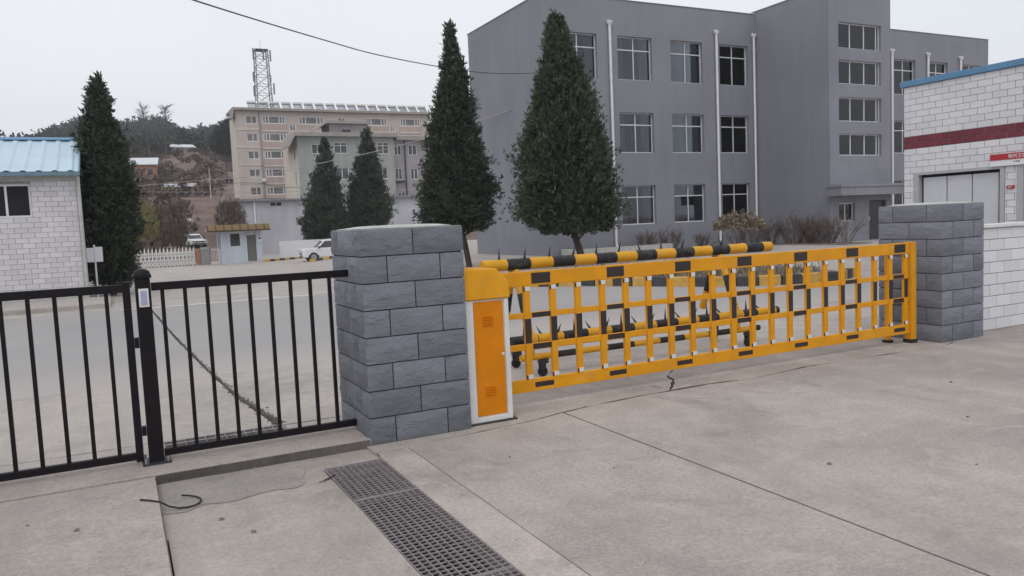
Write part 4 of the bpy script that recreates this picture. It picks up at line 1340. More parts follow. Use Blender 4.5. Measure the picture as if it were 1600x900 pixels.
juniper('columnar juniper beside the blue-roofed block shed', (-0.12, 26.0, 0),
        [(0, 0.3, 0), (0.4, 0.62, 0), (1.5, 0.76, 0.02), (3.0, 0.84, 0.05), (4.0, 0.68, 0.03), (5.0, 0.42, 0.0), (5.7, 0.2, 0.0), (6.2, 0.01, 0.02)],
        0, 11000, 6, 0.10, 37, 'juniper_dark', trunk_r=0.1, zc=0.3, limbs=False, shrink=0.86)
juniper('shorter conical juniper behind the white car in front of the annexe', (17.4, 72.0, -0.75),
        [(0, 0.5, 0), (1.2, 1.55, 0), (2.5, 1.98, 0), (4.0, 1.75, 0.1), (6.0, 1.25, 0.2), (8.0, 0.75, 0.3), (9.6, 0.3, 0.4), (10.6, 0.03, 0.42)],
        0, 7500, 5, 0.25, 41, 'juniper_dark', zc=0.6, limbs=False, shrink=0.98)
juniper('tall conical juniper rising in front of the green-grey apartment windows', (22.1, 74.0, -0.4),
        [(0, 0.6, 0), (1.2, 1.8, 0), (3.0, 2.3, 0), (4.6, 2.1, 0.1), (6.6, 1.6, 0.15), (8.6, 1.05, 0.25), (10.3, 0.5, 0.3), (11.5, 0.04, 0.34)],
        0, 8200, 5, 0.24, 43, 'juniper_dark', zc=0.6, limbs=False, shrink=0.87)

def twig_mesh(h, r_, n, seed, thick=0.012, wide=1.0, levels=3):
    rr = random.Random(seed)
    m = MB()
    def grow(p, d, L, rad, lv):
        q = p+d*L*0.5+Vector((rr.gauss(0, 0.06), rr.gauss(0, 0.06), 0))*L
        e = p+d*L
        m.path([p, q, e], rad, 3, rad*0.5)
        if lv <= 0: return
        for _ in range(rr.choice((2, 3, 3, 4))):
            s = p+(e-p)*rr.uniform(0.35, 1.0)
            nd = (d+Vector((rr.gauss(0, 0.55)*wide, rr.gauss(0, 0.55)*wide, rr.uniform(-0.1, 0.45)))).normalized()
            grow(s, nd, L*rr.uniform(0.45, 0.7), rad*0.6, lv-1)
    for k in range(n):
        a = rr.random()*6.28
        b = Vector((math.cos(a)*r_*0.35*rr.random(), math.sin(a)*r_*0.35*rr.random(), -0.03))
        d = Vector((math.cos(a)*rr.uniform(0.1, 0.7)*wide, math.sin(a)*rr.uniform(0.1, 0.7)*wide, 1)).normalized()
        grow(b, d, h*rr.uniform(0.42, 0.62), thick, levels)
    return m
BUSH = [twig_mesh(1.15, 0.9, 26, s, 0.016).mesh('twigs', 'twig') for s in (1, 2)] + [twig_mesh(1.3, 0.6, 12, 5, 0.018).mesh('twigs', 'twig_pale')]
bush_spots = [(22.6, 30.2, 0, 1.0, 'below the second ground-floor window'), (23.9, 30.2, 1, 0.95, 'between the second and third ground-floor windows'), (24.6, 28.6, 0, 0.8, 'standing by itself in front of the third ground-floor window'),
              (27.3, 28.3, 1, 1.0, 'next to the leafy shrub'), (28.4, 28.2, 0, 1.2, 'against the side of the stair tower'), (29.2, 27.5, 1, 1.35, 'between two taller bushes beside the stair tower'),
              (29.45, 26.6, 0, 1.35, 'at the corner of the stair tower'), (29.5, 25.7, 1, 1.25, 'in front of the stair tower corner'), (29.6, 24.8, 2, 1.2, 'with pale branches near the entrance canopy')]
for x, y, k, s, where in bush_spots:
    t = thing('bare_bush', 'leafless brown bush '+where, 'bush', (x, y, 0), random.random()*6, 'leafless bushes along the grey office block')
    o = place('twigs', BUSH[k], t); o.scale = (s, s, s)
# leafy shrub on several stems
def leafy_shrub():
    t = thing('leafy_shrub', 'umbrella-shaped shrub with dry yellowish leaves between two drainpipes', 'shrub', (23.7, 25.3, 0))
    m = twig_mesh(1.15, 0.5, 7, 9, 0.022, 1.0, 2); m.build('stems', 'twig', t)
    rs = np.random.default_rng(9)
    n = 750
    th = rs.uniform(0, 6.28, n); rad = 1.0*np.sqrt(rs.random(n)); z = 1.0+0.72*np.sqrt(np.clip(1-(rad/1.05)**2, 0, 1))*rs.uniform(0.1, 1.0, n)
    P = np.stack([rad*np.cos(th), rad*np.sin(th), z-0.1*rad], 1)
    D = np.stack([np.cos(th), np.sin(th), rs.normal(0, 0.5, n)], 1)
    V, F, nb = shards(P, D, np.full(n, 0.15), np.full(n, 0.05), 3, 0.5, rs)
    place('leaves', arr_mesh('leaves', V, F, 'shrub_leaf', np.tile(rs.random(nb), 3)), t)
leafy_shrub()
t = thing('planter_kerb', 'low pale concrete planter edge at the foot of the grey building corner', 'planter', (18.2, 29.6, 0))
m = MB(); m.box(0, 0, -0.05, 5.4, 0.18, 0.3); m.box(0, 0.18, -0.05, 0.18, 1.3, 0.3); m.box(5.22, 0.18, -0.05, 5.4, 1.3, 0.3); m.build('kerb', 'mortar_pale', t)
m = MB(); m.box(0.18, 0.18, -0.05, 5.22, 1.3, 0.22); m.build('soil', 'soil', t)

# planting strip soil by the building
m = MB(); m.box(23.8, 27.5, -0.04, 30.3, 30.9, 0.03); m.box(28.6, 24.0, -0.04, 30.35, 27.49, 0.031); o = m.build('planting_bed', 'soil'); o['kind'] = 'structure'

# woods and brush on the hill: masses nobody could count
def scatter(name, mat, spots, h, w, K, seed, blade, conical=True):
    rs = np.random.default_rng(seed)
    P, D, L = [], [], []
    for x, y, z, s in spots:
        hh, ww = h*s*rs.uniform(0.7, 1.25), w*s*rs.uniform(0.75, 1.2)
        n = K
        q = rs.random(n)
        rad = ww*(1-q*0.85 if conical else np.sqrt(np.clip(1-(2*q-1)**2, 0.05, 1)))*np.sqrt(rs.random(n))
        th = rs.uniform(0, 6.28, n)
        P.append(np.stack([x+rad*np.cos(th), y+rad*np.sin(th), z+hh*q], 1))
        D.append(np.stack([np.cos(th), np.sin(th), np.full(n, 0.8)], 1)+rs.normal(0, 0.3, (n, 3)))
        L.append(np.full(n, blade*s))
    P, D, L = np.concatenate(P), np.concatenate(D), np.concatenate(L)
    D /= np.linalg.norm(D, axis=1)[:, None]
    V, F, nb = shards(P, D, L, L*0.5, 1, 0.4, rs)
    per = np.repeat(rs.random(len(spots)), K)
    tint = np.tile(np.clip(per*0.7+rs.random(nb)*0.3, 0, 1), 3)
    return place(name, arr_mesh(name, V, F, mat, tint))
sp = []
rr = random.Random(3)
while len(sp) < 6800:
    y = rr.uniform(225, 470); x = rr.uniform(-70, 100)
    lim = 226+16*noise.noise(Vector((x*0.05, 2.2, 0)))
    if y < lim: continue
    if y > 260 or rr.random() < 0.75: sp.append((x, y, hill_z(x, y)-0.4, rr.uniform(0.8, 1.2)))
o = scatter('pine_wood', 'forest', sp, 4.6, 1.9, 24, 5, 1.15); o['kind'] = 'stuff'; tag(o, 'dark pine wood covering the hill ridge', 'wood')
sp = []
while len(sp) < 900:
    y = rr.uniform(74, 240); x = rr.uniform(-30, 60)
    if y < 96 and x > 11: continue
    if 10 < x < 55 and 90 < y < 150: continue
    if abs(x-7.6) < 3.0 and 70 < y < 98: continue
    if abs(x-7.2) < 4 and 180 < y < 192: continue
    sp.append((x, y, hill_z(x, y)-0.1, rr.uniform(0.5, 1.3)))
o = scatter('hillside_brush', 'brush', sp, 1.7, 1.3, 60, 6, 0.8, False); o['kind'] = 'stuff'; tag(o, 'brown leafless brush over the terraced hillside', 'brush')
# a few pines against the sky, next to the pink block
for i, (x, y, s) in enumerate(((26.0, 205, 27.5), (28.2, 206, 30.5))):
    z = hill_z(x, y); s = (s-z)/5.6
    t = thing('pine_tree', ('smaller' if i == 0 else 'larger')+' dark pine on the slope against the sky beside the pink apartment block', 'tree', (x, y, z-0.3))
    rs = np.random.default_rng(90+i); n = 1500
    q = rs.random(n); th = rs.uniform(0, 6.28, n); rad = 2.0*s*np.sqrt(np.clip(1-(2*q-1)**2, 0.02, 1))*np.sqrt(rs.random(n))
    P = np.stack([rad*np.cos(th), rad*np.sin(th), 2.2*s+3.4*s*q], 1); D = np.stack([np.cos(th), np.sin(th), rs.normal(0.3, 0.4, n)], 1)
    V, F, nb = shards(P, D, np.full(n, 0.8), np.full(n, 0.2), 2, 0.4, rs)
    place('crown', arr_mesh('crown', V, F, 'forest', np.tile(rs.random(nb), 3)), t)
    m = MB(); m.path([(0, 0, -0.5), (0.1, 0, 2*s), (0, 0.1, 5*s)], 0.22, 7, 0.06); m.build('trunk', 'bark', t)
# bare poplars on the slope
for i, (x, y, h, sd, lb) in enumerate(((10.0, 225, 13.2, 61, 'bare thin tree leaning slightly on the hillside above the brick house'), (13.6, 222, 13.6, 62, 'bare thin tree standing upright on the hillside above the brick house'))):
    z = hill_z(x, y)
    t = thing('bare_tree', lb, 'tree', (x, y, z-0.2))
    r2 = random.Random(sd); m = MB()
    top = Vector((-1.0 if i == 0 else 0.6, 0, h))
    m.path([(0, 0, 0), (top.x*0.3, 0.1, h*0.4), (top.x*0.8, 0, h*0.75), tuple(top)], 0.2, 6, 0.05); m.build('trunk', 'bark', t)
    m = MB()
    for k in range(46):
        f = r2.uniform(0.74, 1.0); p = Vector((top.x*f, 0, h*f)); a = r2.random()*6.28
        e = p+Vector((math.cos(a)*r2.uniform(0.6, 2.0), math.sin(a)*r2.uniform(0.6, 2.0), r2.uniform(0.2, 1.6)))
        m.path([p, (p+e)/2+Vector((0, 0, 0.2)), e], 0.05, 3, 0.02)
        for _ in range(3):
            e2 = e+Vector((r2.gauss(0, 0.45), r2.gauss(0, 0.45), r2.uniform(0.0, 0.6))); m.path([(p+e)/2, e2], 0.03, 3, 0.015)
    m.build('branches', 'bark', t)
# pale willow and bare trees behind the sliding gate
def bare_shrub_tree(label, x, y, h, w, mat, seed, n=900):
    z = hill_z(x, y) if y > 72 else ground_z(x, y)
    t = thing('roadside_tree', label, 'tree', (x, y, z-0.1))
    rs = np.random.default_rng(seed)
    q = rs.random(n); th = rs.uniform(0, 6.28, n); rad = w*np.sqrt(np.clip(1-(1.7*q-0.8)**2, 0.03, 1))*np.sqrt(rs.random(n))
    P = np.stack([rad*np.cos(th), rad*np.sin(th), h*(0.22+0.75*q)], 1); D = np.stack([0.3*np.cos(th), 0.3*np.sin(th), np.ones(n)], 1)
    V, F, nb = shards(P, D, np.full(n, 0.55), np.full(n, 0.05), 2, 0.35, rs)
    place('crown', arr_mesh('crown', V, F, mat, np.tile(rs.random(nb), 3)), t)
    m = twig_mesh(h*0.9, w*0.4, 3, seed, 0.07, 0.5, 3); m.build('trunk', 'twig', t)
bare_shrub_tree('yellow-green budding willow behind the white sliding gate', 2.6, 78, 5.2, 1.1, 'willow', 71)
bare_shrub_tree('reddish brown leafless tree behind the white sliding gate', 5.35, 79, 5.2, 0.9, 'brush', 72)
bare_shrub_tree('grey-brown leafless tree between the willow and the reddish tree', 4.0, 84, 4.6, 1.0, 'brush', 73)
bare_shrub_tree('dark leafless bushy tree behind the gatehouse roof', 11.0, 86, 5.0, 1.5, 'brush', 74, 1300)

# ------------------------------------------------------------------ black railing and gate
GY, GZ = 5.9, 0.05
def railing(name, label, xa, xb, bars, stile=None):
    t = thing(name, label, 'railing' if stile is None else 'gate', (xa, GY, GZ))
    o = (xa, GY, GZ)
    m = MB(o); m.box(xa, GY-0.02, 1.245, xb, GY+0.02, 1.30); m.build('top_rail', 'black_gate', t, bevel=0.004)
    m = MB(o); m.box(xa, GY-0.02, 0.085, xb, GY+0.02, 0.135); m.build('bottom_rail', 'black_gate', t, bevel=0.004)
    mm = MB(); mm.box(-0.0125, -0.0125, 0.136, 0.0125, 0.0125, 1.244); me = mm.mesh('bar', 'black_gate')
    for x in bars: place('bar', me, t, (x-xa, 0, -GZ))
    if stile is not None:
        m = MB(o); m.box(stile-0.024, GY-0.022, 0.07, stile+0.024, GY+0.022, 1.315); m.build('stile', 'black_gate', t, bevel=0.004)
    return t
railing('railing_panel', 'black steel railing panel fixed between gate post and grey block pillar', 0.2, 1.572, [0.268+0.145*k for k in range(9)])
tg = railing('gate_leaf', 'black steel swing gate leaf hung on the capped post', -2.6, 0.03, [-0.078-0.151*k for k in range(17)], 0.045)
m = MB((-2.6, GY, GZ)); m.box(0.07, GY-0.03, 0.86, 0.098, GY+0.03, 0.93); m.build('hinge', 'black_gate', tg)
m = MB((-2.6, GY, GZ)); m.box(0.07, GY-0.03, 0.25, 0.098, GY+0.03, 0.31); m.build('hinge', 'black_gate', tg)
t = thing('gate_post', 'black square gate post with domed cap and small framed plate', 'gate post', (0.148, GY, GZ))
m = MB(); m.box(-0.048, -0.048, 0.0, 0.048, 0.048, 1.285); m.build('post', 'black_gate', t, bevel=0.006)
m = MB(); m.box(-0.058, -0.058, 1.286, 0.058, 0.058, 1.305); m.lathe([(0.056, 1.305), (0.05, 1.33), (0.03, 1.345), (0.0, 1.35)], n=18); m.build('cap', 'black_gate', t, smooth=40)
m = MB(); m.box(-0.09, -0.09, 0.001, 0.09, 0.09, 0.012); bp = m.build('base_plate', 'steel_dark', t)
m = MB(); m.tube((-0.07, -0.07, 0.012), (-0.07, -0.07, 0.045), 0.007, n=6); bolt = m.mesh('bolt', 'galvanised')
for a, b in ((0, 0), (0.14, 0), (0, 0.14), (0.14, 0.14)): place('bolt', bolt, bp, (a, b, 0))
m = MB(); m.box(-0.03, -0.058, 1.09, 0.032, -0.0485, 1.215); pl = m.build('plate', 'white_metal', t)
m = MB(); m.box(-0.017, -0.062, 1.105, 0.02, -0.0585, 1.2); m.build('plate_screen', 'lilac_glass', pl)

# ------------------------------------------------------------------ barrier: cabinet and boom
cx0, cx1, cy0, cy1 = 2.405, 2.80, 5.62, 5.94
t = thing('barrier_cabinet', 'white barrier cabinet with an orange louvred door and yellow cap beside the pillar', 'barrier cabinet', (cx0, cy0, 0))
o = (cx0, cy0, 0)
m = MB(o); m.box(cx0+0.012, cy0+0.012, 0.012, cx1-0.012, cy1, 1.0); m.build('body', 'white_metal', t, bevel=0.006)
m = MB(o)
dx0, dx1, dz0, dz1 = 2.492, 2.752, 0.06, 0.985
m.box(cx0, cy0, 0.012, dx0-0.008, cy0+0.03, 1.0); m.box(dx1+0.008, cy0, 0.012, cx1, cy0+0.03, 1.0); m.box(dx0-0.008, cy0, 0.012, dx1+0.008, cy0+0.03, dz0-0.008)
m.build('front_frame', 'white_metal', t, bevel=0.004)
m = MB(o); m.box(dx0, cy0+0.006, dz0, dx1, cy0+0.03, dz1); dr = m.build('door', 'orange_paint', t, bevel=0.003)
for zc_ in (0.865, 0.30):
    for k in range(4):
        z = zc_-k*0.022
        m = MB(o); m.prism([(cy0+0.007, z), (cy0-0.006, z-0.004), (cy0+0.007, z-0.010)], 2.565, 2.655, 'x'); m.build('louvre', 'orange_paint', dr)
m = MB(o); m.tube((2.735, cy0+0.002, 0.55), (2.735, cy0+0.008, 0.55), 0.012, n=10); m.build('lock', 'white_metal', dr)
m = MB(o)
m.prism([(2.385, 1.002), (2.815, 1.002), (2.80, 1.14), (2.70, 1.245), (2.395, 1.255)], cy0-0.015, cy1+0.02, 'y'); m.build('cap', 'yellow_cap', t, bevel=0.012)
m = MB(o); m.box(cx0-0.004, cy0-0.02, 0.001, cx1+0.03, cy1+0.02, 0.0115); m.build('base_plate', 'steel_dark', t)

BY = 5.99
t = thing('barrier_boom', 'orange-yellow fence-type barrier boom with black reflective patches and pickets', 'barrier boom', (2.84, BY, 0))
o = (2.84, BY, 0)
bx0, bx1 = 2.62, 8.19
def prof_rail(name, z0, z1, th):
    m = MB(o); m.box(bx0, BY-th/2, z0, bx1, BY+th/2, z1); return m.build(name, 'yellow_paint', t, bevel=0.004)
rails = [prof_rail('top_beam', 1.05, 1.175, 0.05), prof_rail('rail', 0.765, 0.815, 0.024), prof_rail('rail', 0.485, 0.54, 0.024), prof_rail('bottom_rail', 0.115, 0.225, 0.04)]
m = MB(o); m.tube((2.62, cy1+0.022, 1.1), (2.62, BY+0.04, 1.1), 0.09, n=18); m.build('pivot_hub', 'yellow_paint', t, smooth=40)
pk = MB(); pk.box(-0.029, -0.021, 0.2, 0.029, -0.013, 1.06); pk.box(-0.029, -0.013, 0.2, -0.023, 0.012, 1.06)
pme = pk.mesh('picket', 'yellow_paint')
pb = MB(); pb.box(-0.0305, -0.0225, 0.545, 0.031, -0.0212, 0.762); pbm = pb.mesh('picket_tape', 'black_tape')
hp = MB(); hp.box(-0.018, -0.0245, 0.23, 0.03, -0.0213, 0.268); hpm = hp.mesh('hinge_plate', 'white_metal')
dp_ = MB(); dp_.box(-0.034, -0.026, 0.228, -0.022, -0.0216, 0.263); dpm = dp_.mesh('hinge_pin', 'rubber')
for k in range(20):
    x = 3.158+0.2617*k
    if x > 8.15: break
    p = place('picket', pme, t, (x-o[0], 0, 0))
    place('picket_tape', pbm, p)
    for zz in (0, 0.776): place('hinge_plate', hpm, p, (0, 0, zz)); place('hinge_pin', dpm, p, (0, 0, zz))
for k in range(7):
    a = 3.205+0.7865*k
    w = 0.19
    for rl, z0, z1, th in ((rails[0], 1.066, 1.16, 0.05), (rails[1], 0.769, 0.811, 0.024), (rails[2], 0.489, 0.536, 0.024), (rails[3], 0.15, 0.195, 0.04)):
        m = MB(o); m.box(a, BY-th/2-0.0016, z0, a+w, BY-th/2-0.0003, z1); m.build('black_patch', 'black_tape', rl)
m = MB(o); m.box(8.19, BY-0.05, 0.03, 8.275, BY+0.05, 1.18); m.build('end_post', 'yellow_paint', t, bevel=0.006)
m = MB(o); m.box(8.18, BY-0.06, 0.0, 8.285, BY+0.06, 0.045); m.build('rubber_foot', 'rubber', t, bevel=0.006)
m = MB(o); m.box(8.03, BY+0.14, 0.02, 8.08, BY+0.19, 1.05); m.build('rest_leg', 'yellow_paint', t, bevel=0.004)
m = MB(o); m.box(8.02, BY+0.03, 1.06, 8.09, BY+0.2, 1.1); m.build('rest_bracket', 'yellow_paint', t)
m = MB(o); m.box(8.015, BY+0.12, 0.0, 8.095, BY+0.21, 0.03); m.build('rubber_foot', 'rubber', t)

# ------------------------------------------------------------------ spiked barricade behind the boom
def barricade():
    x0, x1, y = 3.35, 7.35, 7.3
    t = thing('spiked_barricade', 'yellow and black striped spiked road barricade on A-frame legs behind the boom', 'barricade', (x0, y, 0))
    o = (x0, y, 0)
    def striped(name, ax, bx, yy, z, r_, seg, start):
        root = None
        k, a = 0, ax
        while a < bx-0.01:
            b = min(bx, a+seg)
            m = MB(o); m.tube((a, yy, z), (b, yy, z), r_, n=14)
            ob = m.build(name, ('warn_yellow', 'warn_black')[(k+start) % 2], t, smooth=40)
            k += 1; a = b
    striped('top_tube', x0, x1, y, 1.165, 0.062, 0.275, 0)
    for yy in (y-0.3, y+0.3):
        if yy < y: striped('lower_tube', x0+0.15, x1-0.2, yy, 0.40, 0.05, 0.3, 1)
        striped('base_bar', x0+0.25, x1-0.5, yy, 0.215, 0.034, 0.35, 0)
    sp_ = MB(); sp_.lathe([(0.016, 0.0), (0.010, 0.05), (0.0015, 0.13)], n=6); sm = sp_.mesh('spike', 'steel_dark')
    rr_ = random.Random(5)
    for k in range(13):
        p = place('spike', sm, t, (0.2+k*0.3, 0, 1.165+0.05)); p.rotation_euler = (rr_.uniform(-0.5, 0.5), 0, 0)
    for k in range(17):
        q = place('spike', sm, t, (0.3+k*0.2, -0.3, 0.40+0.04)); q.rotation_euler = ((0.0, -0.9, 0.6)[k % 3], 0, 0)
    for x in (3.72, 6.5):
        for s in (-1, 1):
            m = MB(o); m.tube((x, y+s*0.04, 1.10), (x, y+s*0.14, 0.86), 0.042, n=12); m.build('leg', 'warn_yellow', t, smooth=40)
            m = MB(o); m.tube((x, y+s*0.14, 0.86), (x, y+s*0.21, 0.66), 0.042, n=12); m.build('leg', 'warn_black', t, smooth=40)
            m = MB(o); m.tube((x, y+s*0.21, 0.66), (x, y+s*0.3, 0.44), 0.042, n=12); m.build('leg', 'warn_yellow', t, smooth=40)
            m = MB(o); m.tube((x, y+s*0.3, 0.46), (x, y+s*0.3, 0.24), 0.042, n=10)
            if s < 0: m.tube((x+0.06, y+s*0.3, 0.40), (x-0.06, y+s*0.3, 0.40), 0.068, n=14); m.build('joint', 'warn_yellow', t, smooth=40)
        m = MB(o); m.tube((x, y-0.3, 0.3), (x, y+0.3, 0.3), 0.025, n=8); m.build('cross_bar', 'warn_yellow', t, smooth=40)
    for x in (3.86, 6.68):
        for s in (-1, 1):
            m = MB(o)
            m.box(x-0.05, y+s*0.3-0.03, 0.14, x+0.05, y+s*0.3+0.03, 0.19); m.box(x-0.04, y+s*0.3-0.028, 0.08, x+0.02, y+s*0.3-0.02, 0.15); m.box(x-0.04, y+s*0.3+0.02, 0.08, x+0.02, y+s*0.3+0.028, 0.15)
            c = m.build('caster_fork', 'steel_dark', t)
            m = MB(o); m.tube((x-0.01, y+s*0.3-0.016, 0.056), (x-0.01, y+s*0.3+0.016, 0.056), 0.052, n=16); m.build('caster_wheel', 'rubber', t, smooth=40)
barricade()

# striped kerb round the planting island in the yard
def striped_kerb(label, pts, seg, h, w, grp=None):
    t = thing('striped_kerb', label, 'kerb', (pts[0][0], pts[0][1], pts[0][2]))
    P = [Vector(p) for p in pts]
    L = [0]
    for i in range(len(P)-1): L.append(L[-1]+(P[i+1]-P[i]).length)
    def at(s):
        for i in range(len(P)-1):
            if s <= L[i+1]: return P[i]+(P[i+1]-P[i])*((s-L[i])/(L[i+1]-L[i]))
        return P[-1]
    k, s = 0, 0.0
    while s < L[-1]-0.05:
        a, b = at(s+0.008), at(min(L[-1], s+seg)-0.008)
        m = MB(tuple(P[0])); m.bar(a+Vector((0, 0, h/2)), b+Vector((0, 0, h/2)), w, h)
        m.build('kerb_stone', ('kerb_yellow', 'kerb_black')[k % 2], t, bevel=0.02)
        k += 1; s += seg
    return t
striped_kerb('yellow and black painted kerb curving round the planting island in the yard', [(8.2, 17.8, -0.02), (10.0, 16.2, -0.02), (11.0, 14.6, -0.02), (11.9, 13.1, -0.02), (13.0, 12.4, -0.02), (14.3, 12.15, -0.02), (15.4, 12.7, -0.02)], 0.48, 0.24, 0.16)
m = MB(); m.prism([(8.3, 17.9), (10.1, 16.3), (11.1, 14.7), (12.0, 13.2), (13.05, 12.5), (14.3, 12.25), (15.35, 12.8), (15.4, 19), (9, 19)], -0.02, 0.13); o = m.build('planting_island', 'soil'); o['kind'] = 'structure'
def dry_grass():
    rs = np.random.default_rng(12); n = 2600
    P = np.stack([rs.uniform(10.2, 15.2, n), rs.uniform(13.2, 18.5, n), np.full(n, 0.12)], 1)
    P = P[(P[:, 0]-10.0)*1.05+(P[:, 1]-16.3) > 0]
    D = rs.normal(0, 0.35, P.shape); D[:, 2] = 1
    V, F, nb = shards(P, D, np.full(len(P), 0.22), np.full(len(P), 0.02), 2, 0.3, rs)
    o = place('dry_grass', arr_mesh('dry_grass', V, F, 'shrub_leaf', np.tile(rs.random(nb), 3))); o['kind'] = 'stuff'; tag(o, 'thin dry grass on the planting island', 'grass')
dry_grass()

# ------------------------------------------------------------------ gatehouse, sliding gate, cars
GZ0 = -0.71
def gatehouse():
    X0, X1, Y = 7.7, 10.85, 67.0
    t = thing('gatehouse', 'small pale gatehouse with ochre tiled eaves and a dark window', 'gatehouse', (X0, Y, GZ0))
    o = (X0, Y, GZ0)
    m = MB(o); wall_holes(m, (0, Y, 0), (1, 0, 0), (X0, X1), (GZ0-0.1, 2.0), [(8.35, 9.2, 0.66, 1.78), (9.68, 10.4, GZ0+0.12, 1.7)], 0.16); m.build('wall', 'blue_white_wall', t)
    m = MB(o); wall_holes(m, (X0, Y+3, 0), (0, -1, 0), (0, 3), (GZ0-0.1, 2.0), [(0.6, 1.3, 0.5, 1.75), (1.6, 2.4, 0.5, 1.75)], 0.16)
    m.box(X1-0.15, Y+0.02, GZ0-0.1, X1, Y+3, 2.0); m.box(X0+0.2, Y+2.85, GZ0-0.1, X1-.16, Y+2.98, 2.0); m.build('side_wall', 'blue_white_wall', t)
    window_at(t, 8.35-X0, 9.2-X0, 0.66-GZ0, 1.78-GZ0, 0.06, [], [], fw=0.05, mat='pvc_white', glassmat='dark_glass')
    m = MB(o); m.box(X0+0.06, Y+0.6, 0.5, X0+0.1, Y+1.4, 1.75); m.box(X0+0.06, Y+1.7, 0.5, X0+0.1, Y+2.4, 1.75); m.build('side_window', 'dark_glass', t)
    m = MB(o); m.box(9.7, Y+0.07, GZ0+0.12, 10.38, Y+0.12, 1.55); d_ = m.build('door', 'door_olive', t)
    m = MB(o); m.box(9.7, Y+0.05, 1.57, 10.38, Y+0.12, 1.68); m.build('door_lintel', 'pvc_white', t)
    m = MB(o); m.box(9.6, Y-0.4, GZ0, 10.5, Y-0.005, GZ0+0.12); m.build('step', 'mortar_pale', t)
    m = MB(o); m.box(X0-0.9, Y-0.45, 2.0, X1+0.5, Y+3.3, 2.2); m.build('roof_slab', 'beige_eave', t)
    # sloping tiled eaves, each tile a part
    tm = MB(); 
    n = 6
    vs = []
    for yy, zz in ((-0.85, 1.98), (-0.42, 2.42)):
        for k in range(n+1):
            a = math.pi*k/n
            vs.append((-0.055*math.cos(a), yy, zz+0.045*math.sin(a)))
    tm.add(vs, [(i, i+1, n+2+i, n+1+i) for i in range(n)])
    me_a, me_b = tm.mesh('roof_tile', 'tile_ochre', 60), tm.mesh('roof_tile', 'tile_dark', 60)
    x = X0-1.05; k = 0
    while x < X1+0.6:
        place('roof_tile', me_a if k % 5 else me_b, t, (x-o[0], 0, -GZ0)); x += 0.125; k += 1
    m = MB(o); m.prism([(Y-0.84, 1.96), (Y-0.42, 2.40), (Y+0.1, 2.40), (Y+0.1, 2.2), (Y-0.4, 2.2), (Y-0.8, 1.9)], X0-1.1, X1+0.62, 'x'); m.build('eave_board', 'tile_dark', t)
    m = MB(o); m.box(10.55, Y-0.04, 1.0, 10.83, Y-0.004, 1.45); m.build('notice', 'sign_white', t)
    m = MB(o); m.tube((10.69, Y-0.05, 1.27), (10.69, Y-0.042, 1.27), 0.1, n=14); m.build('round_mark', 'kerb_black', t)
gatehouse()
def sliding_gate():
    Y = 68.5
    t = thing('sliding_gate', 'white concertina sliding gate stretched across the far entrance', 'gate', (0.0, Y, GZ0))
    m = MB(); 
    m.path([(0, -0.12, 0.08), (0, -0.12, 1.25), (0, -0.05, 1.42), (0, 0.05, 1.42), (0, 0.12, 1.25), (0, 0.12, 0.08)], 0.045, 6)
    hm = m.mesh('hoop', 'pvc_white')
    pkm = MB(); pkm.tube((0, 0, 1.40), (0.05, 0, 1.62), 0.02, 0.008, 5); pm = pkm.mesh('spear', 'pvc_white')
    wm = MB(); wm.tube((0, -0.14, 0.055), (0, -0.1, 0.055), 0.055, n=10); wm.tube((0, 0.1, 0.055), (0, 0.14, 0.055), 0.055, n=10); wmm = wm.mesh('wheel', 'rubber')
    n = 20
    for k in range(n+1):
        x = 0.1+k*5.6/n
        h = place('hoop', hm, t, (x, 0, 0)); place('spear', pm, h); place('wheel', wmm, h)
    m = MB()
    for k in range(n):
        a, b = 0.1+k*5.6/n, 0.1+(k+1)*5.6/n
        for z0, z1 in ((0.15, 0.7), (0.7, 1.25)):
            for yy in (-0.13, 0.13):
                m.bar((a, yy, z0), (b, yy, z1), 0.02, 0.05); m.bar((a, yy, z1), (b, yy, z0), 0.02, 0.05)
            m.bar(((a+b)/2, -0.13, z0), ((a+b)/2, -0.13, z1), 0.03, 0.05)
    m.build('scissor_lattice', 'pvc_white', t)
    d = thing('gate_drive_unit', 'grey gate drive box with a red panel beside the gatehouse', 'gate motor', (5.85, Y-0.1, GZ0))
    m = MB(); m.box(0.35, -0.25, 0.0, 1.05, 0.35, 1.3); m.prism([(-0.25, 1.3), (0.05, 1.45), (0.35, 1.3)], 0.35, 1.05, 'x'); m.build('housing', 'mortar_grey', d, bevel=0.03)
    m = MB(); m.box(0.0, -0.2, 0.05, 0.34, 0.3, 1.25); m.build('red_panel', 'brick_orange', d, bevel=0.03)
    f = thing('side_wicket', 'narrow white slatted wicket between drive unit and gatehouse', 'gate', (6.95, Y-0.9, GZ0))
    m = MB()
    m.box(0, -0.02, 1.2, 0.72, 0.02, 1.25); m.box(0, -0.02, 0.08, 0.72, 0.02, 0.13); m.build('rail', 'pvc_white', f)
    for k in range(7):
        m = MB(); m.box(0.02+k*0.11, -0.012, 0.0, 0.045+k*0.11, 0.012, 1.35); m.build('slat', 'pvc_white', f)
sliding_gate()

